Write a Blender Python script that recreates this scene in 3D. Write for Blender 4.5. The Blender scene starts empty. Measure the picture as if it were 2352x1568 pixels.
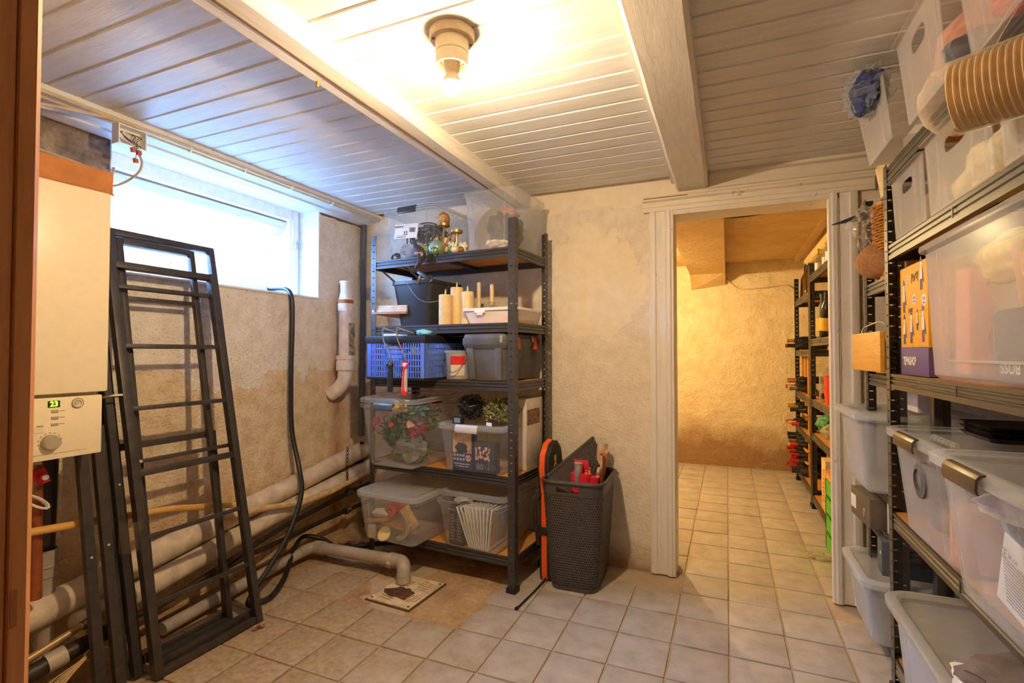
import bpy, bmesh, math, random
from mathutils import Vector, Matrix, Euler, noise
random.seed(7)
scene = bpy.context.scene
COL = scene.collection
R = math.radians

# ------------------------------------------------------------------ camera
cam_d = bpy.data.cameras.new('camera')
cam_d.sensor_width = 36.0
cam_d.lens = 1165.0 / 2352.0 * 36.0
cam_d.clip_start = 0.02
cam = bpy.data.objects.new('camera', cam_d)
COL.objects.link(cam)
cam.location = (0, 0, 1.144)
cam.rotation_euler = (R(90 + 1.3), 0, R(23.0))
scene.camera = cam

# ------------------------------------------------------------------ world, light, exposure
world = bpy.data.worlds.new('sky')
scene.world = world
world.use_nodes = True
wn = world.node_tree.nodes
wbg = wn['Background']
wbg.inputs[0].default_value = (0.27, 0.52, 1.0, 1)
wbg.inputs[1].default_value = 30.0
BULB_POWER = 780.0
ROOM2_POWER = 1150.0
portal_d = bpy.data.lights.new('window_portal', 'AREA')
portal_d.shape = 'RECTANGLE'
portal_d.size = 1.2
portal_d.size_y = 0.62
portal_d.cycles.is_portal = True
portal = bpy.data.objects.new('window_portal', portal_d)
COL.objects.link(portal)
portal.location = (-2.60, 1.76, 1.75)
portal.rotation_euler = (0, R(-90), R(0))
vs = scene.view_settings
vs.view_transform = 'Standard'
vs.look = 'None'
vs.gamma = 1.0
vs.use_curve_mapping = False
vs.exposure = 1.55
scene.cycles.transparent_max_bounces = 24
scene.cycles.max_bounces = 6
scene.cycles.diffuse_bounces = 4
scene.cycles.glossy_bounces = 3
scene.cycles.adaptive_threshold = .09
scene.cycles.caustics_reflective = False
scene.cycles.caustics_refractive = False

# ------------------------------------------------------------------ helpers: geometry
def rotm(rx=0, ry=0, rz=0):
    return Euler((R(rx), R(ry), R(rz)), 'XYZ').to_matrix()

class G:
    """Collects vertices and faces of one mesh."""
    def __init__(s):
        s.v = []; s.f = []
    def add(s, vs_, fs):
        o = len(s.v)
        s.v += [tuple(p) for p in vs_]
        s.f += [tuple(i + o for i in f) for f in fs]
        return s
    def box(s, x0, x1, y0, y1, z0, z1):
        return s.add([(x0,y0,z0),(x1,y0,z0),(x1,y1,z0),(x0,y1,z0),(x0,y0,z1),(x1,y0,z1),(x1,y1,z1),(x0,y1,z1)],
                     [(3,2,1,0),(4,5,6,7),(0,1,5,4),(1,2,6,5),(2,3,7,6),(3,0,4,7)])
    def obox(s, c, size, rot=(0,0,0)):
        m = rotm(*rot); c = Vector(c)
        pts = []
        for z in (-.5,.5):
            for x, y in ((-.5,-.5),(.5,-.5),(.5,.5),(-.5,.5)):
                pts.append(c + m @ Vector((x*size[0], y*size[1], z*size[2])))
        return s.add(pts, [(3,2,1,0),(4,5,6,7),(0,1,5,4),(1,2,6,5),(2,3,7,6),(3,0,4,7)])
    def bar(s, p0, p1, w, h, up=(0,0,1)):
        p0, p1 = Vector(p0), Vector(p1)
        d = (p1-p0).normalized(); u = Vector(up)
        a = d.cross(u).normalized(); b = a.cross(d).normalized()
        pts = [p + a*i*w/2 + b*j*h/2 for p in (p0,p1) for i, j in ((-1,-1),(1,-1),(1,1),(-1,1))]
        return s.add(pts, [(3,2,1,0),(4,5,6,7),(0,1,5,4),(1,2,6,5),(2,3,7,6),(3,0,4,7)])
    def loft(s, rings, cap0=True, cap1=True, closed=True):
        n = len(rings[0]); o = len(s.v)
        for r in rings: s.v += [tuple(p) for p in r]
        for k in range(len(rings)-1):
            for i in range(n if closed else n-1):
                j = (i+1) % n
                s.f.append((o+k*n+i, o+k*n+j, o+(k+1)*n+j, o+(k+1)*n+i))
        if cap0: s.f.append(tuple(o+i for i in reversed(range(n))))
        if cap1: s.f.append(tuple(o+(len(rings)-1)*n+i for i in range(n)))
        return s
    def tube(s, pts, r, n=8, cap=True, closed=False):
        P = [Vector(p) for p in pts]
        if len(P) < 2: return s
        rr_ = r if isinstance(r, (list, tuple)) else [r]*len(P)
        d0 = (P[1]-P[0]).normalized()
        a = d0.orthogonal().normalized()
        rings = []
        for i, p in enumerate(P):
            if closed: d = (P[(i+1)%len(P)] - P[i-1])
            elif i == 0: d = P[1]-P[0]
            elif i == len(P)-1: d = P[-1]-P[-2]
            else: d = (P[i+1]-P[i]).normalized() + (P[i]-P[i-1]).normalized()
            if d.length < 1e-9: d = d0
            d = d.normalized()
            a = (a - d*a.dot(d))
            if a.length < 1e-6: a = d.orthogonal()
            a.normalize(); b = d.cross(a)
            rings.append([p + (a*math.cos(t)+b*math.sin(t))*rr_[i] for t in (2*math.pi*k/n for k in range(n))])
        if closed: rings.append(rings[0]); return s.loft(rings, False, False)
        return s.loft(rings, cap, cap)
    def cyl(s, p0, p1, r0, r1=None, n=14, cap=True):
        return s.tube([p0, p1], [r0, r0 if r1 is None else r1], n, cap)
    def lathe(s, prof, n=20, c=(0,0,0), m=None, cap0=True, cap1=True):
        c = Vector(c); rings = []
        for r, z in prof:
            ring = []
            for k in range(n):
                t = 2*math.pi*k/n
                p = Vector((r*math.cos(t), r*math.sin(t), z))
                ring.append(c + (m @ p if m else p))
            rings.append(ring)
        return s.loft(rings, cap0, cap1)
    def prism(s, poly, z0, z1, m=None, c=(0,0,0)):
        c = Vector(c)
        f = lambda x, y, z: c + (m @ Vector((x,y,z)) if m else Vector((x,y,z)))
        return s.loft([[f(x,y,z0) for x,y in poly], [f(x,y,z1) for x,y in poly]])
    def blob(s, c, rad, seed=0, amp=.2, n=20, m=None, freq=1.7):
        c = Vector(c); rings = []
        for i in range(1, n):
            ph = math.pi*i/n; ring = []
            for k in range(n+4):
                t = 2*math.pi*k/(n+4)
                d = Vector((math.sin(ph)*math.cos(t), math.sin(ph)*math.sin(t), -math.cos(ph)))
                w_ = d*freq + Vector((seed*3.7, seed*1.3, seed)); q = 1 + amp*(noise.noise(w_)*1.15 + noise.noise(w_*2.1)*.35)
                p = Vector((d.x*rad[0]*q, d.y*rad[1]*q, d.z*rad[2]*q))
                ring.append(c + (m @ p if m else p))
            rings.append(ring)
        return s.loft(rings)
    def grid(s, x0, x1, y0, y1, nx, ny, fz):
        vs_ = [(x0+(x1-x0)*i/nx, y0+(y1-y0)*j/ny, 0) for j in range(ny+1) for i in range(nx+1)]
        vs_ = [(x, y, fz(x, y)) for x, y, _ in vs_]
        fs = [(j*(nx+1)+i, j*(nx+1)+i+1, (j+1)*(nx+1)+i+1, (j+1)*(nx+1)+i) for j in range(ny) for i in range(nx)]
        return s.add(vs_, fs)
    def mesh(s, name, smooth=True, bevel=0.0, angle=35):
        me = bpy.data.meshes.new(name)
        me.from_pydata(s.v, [], s.f)
        bm = bmesh.new(); bm.from_mesh(me)
        bmesh.ops.recalc_face_normals(bm, faces=bm.faces)
        if bevel:
            es = [e for e in bm.edges if len(e.link_faces) == 2 and e.calc_face_angle(0) > R(30)]
            bmesh.ops.bevel(bm, geom=es, offset=bevel, segments=2, affect='EDGES', profile=.6, clamp_overlap=True)
        bm.to_mesh(me); bm.free()
        if smooth:
            me.polygons.foreach_set('use_smooth', [True]*len(me.polygons))
            me.set_sharp_from_angle(angle=R(angle))
        return me

def link(name, me, mat, parent=None):
    o = bpy.data.objects.new(name, me); COL.objects.link(o)
    if mat is not None and not me.materials: me.materials.append(mat)
    if parent is not None: o.parent = parent
    return o
def part(name, g, mat, parent, smooth=True, bevel=0.0, label=None, angle=35):
    o = link(name, g.mesh(name, smooth, bevel, angle), mat, parent)
    if label: o['label'] = label
    return o
def thing(name, label, cat, loc=(0,0,0), rz=0, group=None, kind=None):
    o = bpy.data.objects.new(name, None); COL.objects.link(o)
    o.empty_display_size = .05
    o.location = loc; o.rotation_euler = (0, 0, R(rz))
    o['label'] = label; o['category'] = cat
    if group: o['group'] = group
    if kind: o['kind'] = kind
    return o
def one(name, g, mat, label, cat, group=None, smooth=True, bevel=0.0, loc=(0,0,0), rz=0, kind=None):
    o = link(name, g.mesh(name, smooth, bevel), mat)
    o.location = loc; o.rotation_euler = (0,0,R(rz))
    o['label'] = label; o['category'] = cat
    if group: o['group'] = group
    if kind: o['kind'] = kind
    return o
def struct(name, g, mat, smooth=False, bevel=0.0, label=None):
    o = link(name, g.mesh(name, smooth, bevel), mat)
    o['kind'] = 'structure'
    if label: o['label'] = label
    return o
def copy_tree(o, parent=None):
    c = o.copy(); COL.objects.link(c)
    if parent is not None: c.parent = parent
    for ch in list(o.children):
        if ch is not c: copy_tree(ch, c)
    return c
def text(body, size, mat, parent, loc, rot, name='lettering', ext=.0002, bold=0.0, align='CENTER', sx=1.0, shear=0.0):
    cu = bpy.data.curves.new('tmp_text', 'FONT')
    cu.body = body; cu.size = size; cu.extrude = ext; cu.offset = bold
    cu.align_x = align; cu.align_y = 'CENTER'; cu.resolution_u = 3; cu.shear = shear
    t = bpy.data.objects.new('tmp_text', cu); COL.objects.link(t)
    dg = bpy.context.evaluated_depsgraph_get()
    me = bpy.data.meshes.new_from_object(t.evaluated_get(dg))
    bpy.data.objects.remove(t); bpy.data.curves.remove(cu)
    me.materials.clear()
    o = link(name, me, mat, parent)
    o.location = loc; o.rotation_euler = tuple(R(a) for a in rot); o.scale = (sx, 1, 1)
    return o
def rr(w, d, r, z=0.0, c=(0,0), n=4):
    """rounded rectangle ring"""
    out = []
    r = min(r, w/2-1e-4, d/2-1e-4)
    for k, (sx, sy) in enumerate(((1,1),(-1,1),(-1,-1),(1,-1))):
        for i in range(n+1):
            t = math.pi/2*(k + i/n)
            out.append((c[0]+sx*(w/2-r)+r*math.cos(t), c[1]+sy*(d/2-r)+r*math.sin(t), z))
    return out
def arc(c, r, a0, a1, n, ax='xz'):
    out = []
    for i in range(n+1):
        t = R(a0+(a1-a0)*i/n); u, v = r*math.cos(t), r*math.sin(t)
        out.append({'xz': (c[0]+u, c[1], c[2]+v), 'yz': (c[0], c[1]+u, c[2]+v), 'xy': (c[0]+u, c[1]+v, c[2])}[ax])
    return out
def smooth_path(pts, k=6):
    P = [Vector(p) for p in pts]; out = []
    for i in range(len(P)-1):
        p0 = P[i-1] if i else P[0]*2-P[1]
        p1, p2 = P[i], P[i+1]
        p3 = P[i+2] if i+2 < len(P) else P[-1]*2-P[-2]
        for j in range(k):
            t = j/k
            out.append(.5*((2*p1)+(p2-p0)*t+(2*p0-5*p1+4*p2-p3)*t*t+(3*p1-p0-3*p2+p3)*t**3))
    out.append(P[-1]); return out

# ------------------------------------------------------------------ helpers: materials
def srgb(r, g, b):
    f = lambda c: (c/12.92 if c <= .04045 else ((c+.055)/1.055)**2.4)
    return (f(r/255.), f(g/255.), f(b/255.), 1.0)
class NT:
    def __init__(s, name):
        s.m = bpy.data.materials.new(name); s.m.use_nodes = True
        s.t = s.m.node_tree; s.n = s.t.nodes; s.l = s.t.links
        s.n.clear()
        s.out = s.n.new('ShaderNodeOutputMaterial')
    def new(s, typ, **kw):
        n = s.n.new('ShaderNode'+typ)
        for k, v in kw.items(): setattr(n, k, v)
        return n
    def con(s, a, b): s.l.new(a, b)
    def val(s, sock, v):
        if hasattr(v, 'is_output') or isinstance(v, bpy.types.NodeSocket): s.con(v, sock)
        else: sock.default_value = v
    def coord(s, kind='Object', scale=(1,1,1), rot=(0,0,0)):
        tc = s.new('TexCoord'); mp = s.new('Mapping')
        s.con(tc.outputs[kind], mp.inputs[0]); mp.inputs['Scale'].default_value = scale
        mp.inputs['Rotation'].default_value = tuple(R(a) for a in rot)
        return mp.outputs[0]
    def pos(s):
        return s.new('NewGeometry').outputs['Position']
    def noise(s, vec, scale, detail=3, rough=.55, dist=0.0):
        n = s.new('TexNoise'); s.con(vec, n.inputs['Vector'])
        n.inputs['Scale'].default_value = scale; n.inputs['Detail'].default_value = detail
        n.inputs['Roughness'].default_value = rough; n.inputs['Distortion'].default_value = dist
        return n.outputs['Fac']
    def vor(s, vec, scale, feature='F1'):
        n = s.new('TexVoronoi', feature=feature); s.con(vec, n.inputs['Vector']); n.inputs['Scale'].default_value = scale
        return n.outputs['Distance']
    def math(s, op, a, b=0.0, clamp=False):
        n = s.new('Math', operation=op, use_clamp=clamp); s.val(n.inputs[0], a); s.val(n.inputs[1], b)
        return n.outputs[0]
    def ramp(s, fac, stops):
        n = s.new('ValToRGB'); s.con(fac, n.inputs[0]); e = n.color_ramp.elements
        while len(e) < len(stops): e.new(.5)
        for i, (p, c) in enumerate(stops):
            e[i].position = p; e[i].color = c if isinstance(c, tuple) else (c,c,c,1)
        return n.outputs[0]
    def step(s, fac, a, b):
        n = s.new('MapRange', clamp=True); s.con(fac, n.inputs[0])
        n.inputs[1].default_value = a; n.inputs[2].default_value = b
        return n.outputs[0]
    def mix(s, fac, a, b, blend='MIX'):
        n = s.new('MixRGB', blend_type=blend); s.val(n.inputs[0], fac); s.val(n.inputs[1], a); s.val(n.inputs[2], b)
        return n.outputs[0]
    def sep(s, vec):
        n = s.new('SeparateXYZ'); s.con(vec, n.inputs[0]); return n.outputs
    def bump(s, h, strength=.3, dist=.01):
        n = s.new('Bump'); s.con(h, n.inputs['Height']); n.inputs['Strength'].default_value = strength
        n.inputs['Distance'].default_value = dist; return n.outputs[0]
    def rnd(s):
        return s.new('ObjectInfo').outputs['Random']
    def bsdf(s, col, rough=.6, metal=0.0, nrm=None, spec=.5, coat=0.0, emis=None, estr=0.0, sss=0.0):
        b = s.new('BsdfPrincipled')
        s.val(b.inputs['Base Color'], col); s.val(b.inputs['Roughness'], rough); b.inputs['Metallic'].default_value = metal
        b.inputs['Specular IOR Level'].default_value = spec; b.inputs['Coat Weight'].default_value = coat
        if nrm is not None: s.con(nrm, b.inputs['Normal'])
        if emis: b.inputs['Emission Color'].default_value = emis; b.inputs['Emission Strength'].default_value = estr
        if sss: b.inputs['Subsurface Weight'].default_value = sss; b.inputs['Subsurface Radius'].default_value = (.02,.01,.006)
        return b.outputs[0]
    def done(s, sh):
        s.con(sh, s.out.inputs[0]); return s.m
_cache = {}
def plain(name, rgb, rough=.55, metal=0.0, var=.06, scale=30, bump=0.0, spec=.5, coat=0.0, kind='Object'):
    """one-colour procedural material with slight mottling"""
    key = name
    if key in _cache: return _cache[key]
    t = NT(name); c = srgb(*rgb)
    v = t.coord(kind); n = t.noise(v, scale, 3)
    dark = tuple(x*(1-2*var) for x in c[:3])+(1,); light = tuple(min(1, x*(1+2*var)) for x in c[:3])+(1,)
    colr = t.ramp(n, [(.3, dark), (.7, light)])
    nr = t.bump(n, bump, .004) if bump else None
    _cache[key] = t.done(t.bsdf(colr, rough, metal, nr, spec, coat))
    return _cache[key]
def plastic(name, rgb, alpha, rough=.22, edge=.35, frost=0.0):
    """translucent plastic: most light goes straight through, the rest is scattered or mirrored"""
    if name in _cache: return _cache[name]
    t = NT(name); c = srgb(*rgb)
    tr = t.new('BsdfTransparent'); tr.inputs[0].default_value = (.97,.975,.98,1)
    n = t.noise(t.coord(), 9, 3)
    pr = t.bsdf(c, rough, 0, None, .35)
    tl = t.new('BsdfTranslucent'); tl.inputs[0].default_value = c
    m0 = t.new('MixShader'); m0.inputs[0].default_value = .4; t.con(pr, m0.inputs[1]); t.con(tl.outputs[0], m0.inputs[2])
    lw = t.new('LayerWeight'); lw.inputs[0].default_value = .5
    f = t.math('MULTIPLY', t.math('POWER', lw.outputs['Facing'], 3.0), edge)
    a = t.math('ADD', t.math('MULTIPLY', n, alpha*.5), alpha*.75)
    f = t.math('ADD', f, a, True)
    mx = t.new('MixShader'); t.con(f, mx.inputs[0]); t.con(tr.outputs[0], mx.inputs[1]); t.con(m0.outputs[0], mx.inputs[2])
    _cache[name] = t.done(mx.outputs[0]); return _cache[name]
def wood(name, a, b, rough=.5, scale=(1,1,1), kind='Object', bump=.15, freq=14):
    if name in _cache: return _cache[name]
    t = NT(name); v = t.coord(kind, scale)
    n1 = t.noise(v, freq, 4, .6, 1.2); n2 = t.noise(v, freq*4, 2)
    f = t.math('ADD', t.math('MULTIPLY', n1, .75), t.math('MULTIPLY', n2, .25))
    colr = t.ramp(f, [(.3, srgb(*a)), (.68, srgb(*b))])
    _cache[name] = t.done(t.bsdf(colr, rough, 0, t.bump(f, bump, .004)))
    return _cache[name]
def emit(name, rgb, strength):
    t = NT(name); e = t.new('Emission'); e.inputs[0].default_value = rgb if len(rgb) == 4 else tuple(rgb)+(1,)
    e.inputs[1].default_value = strength
    return t.done(e.outputs[0])
# ------------------------------------------------------------------ surface materials
def mat_wall_left():
    t = NT('left_wall_plaster'); p = t.pos(); xyz = t.sep(p)
    n_big = t.noise(p, 3.2, 5, .6); n_mid = t.noise(p, 14, 4, .6); n_fine = t.noise(p, 85, 3, .6); pits = t.vor(p, 75)
    speck = t.noise(p, 55, 2, .5)
    white = t.ramp(n_mid, [(.25, srgb(222,208,190)), (.6, srgb(242,232,218))])
    white = t.mix(t.math('MULTIPLY', t.step(speck, .66, .74), .5), white, srgb(176,146,112))
    tan = t.ramp(n_mid, [(.25, srgb(206,178,140)), (.5, srgb(230,206,170)), (.75, srgb(240,224,198))])
    edge = t.math('ADD', xyz[2], t.math('MULTIPLY', t.math('SUBTRACT', n_big, .5), .55))
    edge = t.math('ADD', edge, t.math('MULTIPLY', t.math('SUBTRACT', n_mid, .5), .07))
    col = t.mix(t.step(edge, 1.0, 1.006), tan, white)
    low = t.step(edge, .55, .42)
    col = t.mix(t.math('MULTIPLY', low, .4), col, srgb(206,160,104))
    # rust run below the old soil pipe
    dy = t.math('ABSOLUTE', t.math('SUBTRACT', xyz[1], t.math('ADD', 2.52, t.math('MULTIPLY', t.math('SUBTRACT', n_big, .5), .12))))
    rust = t.math('MULTIPLY', t.step(dy, .085, .01), t.step(xyz[2], 1.75, 1.2))
    rust = t.math('MULTIPLY', rust, t.step(n_mid, .25, .6))
    col = t.mix(t.math('MULTIPLY', rust, .7), col, srgb(168,92,32))
    # bare grey concrete above the boiler and the brown strip under the ceiling
    conc = t.ramp(n_mid, [(.3, srgb(96,84,76)), (.55, srgb(150,136,124)), (.75, srgb(196,178,156))])
    cm = t.math('MULTIPLY', t.step(xyz[2], 1.62, 1.66), t.step(xyz[1], 1.26, 1.24))
    col = t.mix(cm, col, conc)
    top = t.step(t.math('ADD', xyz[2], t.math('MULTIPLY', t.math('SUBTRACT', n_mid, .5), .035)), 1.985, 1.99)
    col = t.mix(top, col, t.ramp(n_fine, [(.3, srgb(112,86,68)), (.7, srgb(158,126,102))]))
    # white paint brushed round the window opening
    wy = t.math('MULTIPLY', t.step(xyz[1], 1.225, 1.228), t.step(t.math('ADD', xyz[1], t.math('MULTIPLY', t.math('SUBTRACT', n_mid,.5),.02)), 2.364, 2.36))
    jag = t.math('ADD', xyz[2], t.math('MULTIPLY', t.math('SUBTRACT', n_fine, .5), .05))
    wz = t.math('MULTIPLY', t.step(jag, 1.470, 1.472), t.step(jag, 2.012, 2.008))
    col = t.mix(t.math('MULTIPLY', wy, wz), col, srgb(236,238,240))
    h = t.math('ADD', t.math('MULTIPLY', n_fine, .5), t.math('MULTIPLY', t.step(pits, .0, .5), .45))
    h = t.math('ADD', h, t.math('MULTIPLY', n_mid, .6))
    h = t.math('ADD', h, t.math('MULTIPLY', t.step(edge, 1.0, 1.008), .3))
    return t.done(t.bsdf(col, .9, 0, t.bump(h, .7, .012), .2))
def mat_wall_back():
    t = NT('back_wall_plaster'); p = t.pos(); xyz = t.sep(p)
    n_big = t.noise(p, 4.5, 5, .6); n_mid = t.noise(p, 16, 4, .6); n_fine = t.noise(p, 70, 3, .6)
    base = t.ramp(n_mid, [(.25, srgb(226,210,188)), (.65, srgb(242,230,212))])
    base = t.mix(t.math('MULTIPLY', t.step(n_fine, .62, .74), .35), base, srgb(196,166,132))
    # smoother filler patch with its own ragged outline
    cx = t.math('SUBTRACT', xyz[0], -.70); cz = t.math('SUBTRACT', xyz[2], 1.52)
    d = t.math('ADD', t.math('POWER', t.math('DIVIDE', cx, .30), 2.0), t.math('POWER', t.math('DIVIDE', cz, .33), 2.0))
    d = t.math('ADD', d, t.math('MULTIPLY', t.math('SUBTRACT', n_big, .5), 2.4))
    pm = t.step(d, 1.02, .98)
    d2 = t.math('ADD', t.math('MULTIPLY', t.math('ABSOLUTE', t.math('SUBTRACT', xyz[2], 2.06)), 8.0), t.math('MULTIPLY', t.math('SUBTRACT', n_big, .5), 1.6))
    pm = t.math('MAXIMUM', pm, t.step(d2, 1.0, .9))
    col = t.mix(pm, base, t.ramp(n_mid, [(.3, srgb(240,222,194)), (.7, srgb(248,236,214))]))
    low = t.math('MULTIPLY', t.step(t.math('ADD', xyz[2], t.math('MULTIPLY', t.math('SUBTRACT', n_big,.5), .25)), .16, .0), .8)
    col = t.mix(low, col, srgb(150,108,70))
    h = t.math('ADD', n_fine, t.math('MULTIPLY', n_mid, .5))
    h = t.math('MULTIPLY', h, t.math('SUBTRACT', 1.0, t.math('MULTIPLY', pm, .85)))
    h = t.math('ADD', h, t.math('MULTIPLY', pm, .9))
    return t.done(t.bsdf(col, .9, 0, t.bump(h, .62, .010), .2))
def mat_room2():
    t = NT('cellar_whitewash'); p = t.pos(); xyz = t.sep(p)
    n_big = t.noise(p, 2.6, 5, .6); n_mid = t.noise(p, 9, 5, .65); n_fine = t.noise(p, 60, 3, .6)
    br = t.new('TexBrick'); mp = t.new('Mapping'); t.con(p, mp.inputs[0]); mp.inputs['Rotation'].default_value = (R(90),0,0)
    t.con(mp.outputs[0], br.inputs['Vector']); br.inputs['Scale'].default_value = 4.2; br.inputs['Mortar Size'].default_value = .012
    br.inputs['Mortar Smooth'].default_value = .6
    base = t.ramp(n_mid, [(.2, srgb(226,202,156)), (.6, srgb(244,228,190))])
    hh = t.math('ADD', xyz[2], t.math('MULTIPLY', t.math('SUBTRACT', n_big, .5), .75))
    base = t.mix(t.math('MULTIPLY', t.step(hh, .48, .12), .75), base, srgb(140,88,44))
    h = t.math('ADD', t.math('MULTIPLY', br.outputs['Fac'], -.012), t.math('ADD', t.math('MULTIPLY', n_mid, 1.0), t.math('MULTIPLY', n_fine, .3)))
    return t.done(t.bsdf(base, .9, 0, t.bump(h, .85, .03), .2))
def mat_painted_wood(name, a, b, axis=0, rough=.45, specks=0.0):
    t = NT(name); sc = [1.0, 1.0, 1.0]
    for k in range(3):
        if k != axis: sc[k] = 9.0
    p = t.new('Mapping'); t.con(t.pos(), p.inputs[0]); p.inputs['Scale'].default_value = tuple(sc); v = p.outputs[0]
    g = t.noise(v, 6, 4, .6, .6); f = t.noise(v, 28, 2)
    c = t.ramp(g, [(.25, srgb(*a)), (.65, srgb(*b))])
    rn = t.rnd()
    c = t.mix(t.math('MULTIPLY', rn, .10), c, (0.55,0.53,0.49,1))
    if specks:
        s_ = t.noise(t.pos(), 24, 4, .7)
        c = t.mix(t.math('MULTIPLY', t.step(s_, .66, .70), specks), c, srgb(92,60,38))
    return t.done(t.bsdf(c, rough, 0, t.bump(t.math('ADD', g, t.math('MULTIPLY', f, .6)), .18, .003), .4))
def mat_tile():
    t = NT('floor_tile_glaze'); p = t.pos(); xyz = t.sep(p)
    n1 = t.noise(p, 11, 5, .65); n2 = t.noise(p, 42, 3); rn = t.rnd()
    base = t.ramp(n1, [(.25, srgb(158,149,141)), (.5, srgb(184,176,168)), (.75, srgb(202,195,188))])
    base = t.mix(t.math('MULTIPLY', rn, .22), base, srgb(160,146,132))
    # brown damp dirt worn in near the drain and the pipe wall
    d = t.math('ADD', xyz[0], t.math('MULTIPLY', t.math('SUBTRACT', n1, .5), .9))
    dirt = t.step(d, -.80, -1.55)
    base = t.mix(t.math('MULTIPLY', dirt, .78), base, t.ramp(n2, [(.3, srgb(148,120,86)), (.7, srgb(194,166,128))]))
    return t.done(t.bsdf(base, t.math('ADD', .32, t.math('MULTIPLY', n1, .25)), 0, t.bump(n1, .12, .006), .45))
def mat_concrete(name, a, b, rough=.9, bump=.6, sc=18):
    t = NT(name); p = t.pos(); n1 = t.noise(p, sc*.3, 5, .65); n2 = t.noise(p, sc*3, 3)
    f = t.math('ADD', t.math('MULTIPLY', n1, .7), t.math('MULTIPLY', n2, .3))
    return t.done(t.bsdf(t.ramp(f, [(.3, srgb(*a)), (.7, srgb(*b))]), rough, 0, t.bump(f, bump, .02), .25))

M_WL = mat_wall_left(); M_WB = mat_wall_back(); M_R2 = mat_room2()
M_PLANK = mat_painted_wood('ceiling_plank_paint', (212,211,208), (228,227,224), 0, .42, .12)
M_BEAM = mat_painted_wood('beam_paint', (216,208,196), (234,227,216), 1, .5, .3)
M_TRIM = mat_painted_wood('door_trim_paint', (228,220,210), (240,233,225), 2, .45, .45)
M_LINTEL = mat_painted_wood('lintel_paint', (226,214,194), (240,230,212), 0, .5, .45)
M_TILE = mat_tile()
M_GROUT = mat_concrete('floor_grout', (176,154,130), (206,186,162), .95, .4, 30)
M_PATCH = mat_concrete('rough_concrete_patch', (140,108,76), (204,172,134), .95, .9, 16)
M_WHITE = plain('white_window_paint', (240,242,244), .4, var=.03)
M_PINE = mat_painted_wood('bare_pine', (206,130,76), (230,162,104), 2, .45, .2)

# ------------------------------------------------------------------ room shell
ZC = 2.05            # underside of the ceiling boards
XL, XR, YB = -2.27, 1.5, 2.76
g = G(); g.box(-2.75, 1.7, -1.9, 5.75, -.20, -.007)
floor = struct('floor', g, M_GROUT)
floor['label'] = 'dusty grout bed under the square floor tiles'
TX, TY = .209, .232
tg = G(); tg.box(-TX/2+.0038, TX/2-.0038, -TY/2+.0038, TY/2-.0038, -.02, 0.0)
tile_me = tg.mesh('floor_tile', True, .0022)
tile_me.materials.append(M_TILE)
def in_patch(x, y):
    if -1.76 < x < -1.03 and y > 1.93 and y < 2.76: return True
    if x < -2.02 and y < 2.9: return True
    if x < -1.86 and y > 2.2 and y < 2.9: return True
    return False
for i in range(-11, 8):
    for k in range(-6, 17):
        x = -.004 + TX*(i+.5); y = 1.88 + TY*(k+.5)
        if y < 2.9:
            if in_patch(x, y) or x < -2.2 or x > 1.45 or (y > 2.66 and not -.25 < x < .45): continue
            if y < .72 and x < -.7: continue
        elif not (-.75 < x < .95 and y < 5.55): continue
        o = bpy.data.objects.new('floor_tile', tile_me); COL.objects.link(o); o.parent = floor
        o.location = (x + random.uniform(-.001,.001), y + random.uniform(-.001,.001), random.uniform(-.0012,.0008))
        o.rotation_euler = (random.uniform(-.002,.002), random.uniform(-.002,.002), random.uniform(-.003,.003))
def fz(x, y):
    p = Vector((x*3, y*3, 0)); q = Vector((x*14, y*14, 3))
    z = -.003 + .010*noise.noise(p) + .005*noise.noise(q)
    d = max(abs(x+1.43)/.22, abs(y-2.08)/.20)
    if d < 1.0: z = min(z, -.0065)
    return z
g = G(); g.grid(-1.80, -1.00, 1.86, 2.76, 44, 48, lambda x, y: min(fz(x, y), -.0022 if (x > -1.03 or x < -1.72 or y < 1.96) else .012))
part('concrete_patch', g, M_PATCH, floor, True, label='worn brown concrete round the floor drain', angle=180)
g = G(); g.grid(-2.27, -1.84, .3, 2.76, 22, 90, lambda x, y: max(-.0065, -.003 + .012*noise.noise(Vector((x*5, y*5, 7))) + .05*max(0, (-2.17-x)/.1)**2*(.6+.5*noise.noise(Vector((x*9,y*9,1))))) if x < -2.0 or y > 2.2 else -.009)
part('concrete_edge', g, M_PATCH, floor, True, label='crumbling strip of bare floor along the pipe wall', angle=180)

# left wall with the window opening (y 1.228..2.358, z 1.478..2.005)
WY0, WY1, WZ0, WZ1 = 1.228, 2.358, 1.478, 2.008
g = G()
g.box(-2.62, XL, -.1, WY0, -.2, 2.3); g.box(-2.62, XL, WY1, 2.95, -.2, 2.3)
g.box(-2.62, XL, WY0, WY1, -.2, WZ0); g.box(-2.62, XL, WY0, WY1, WZ1, 2.3)
struct('wall_left', g, M_WL, label='rough flaking plaster wall with the window opening')
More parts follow.
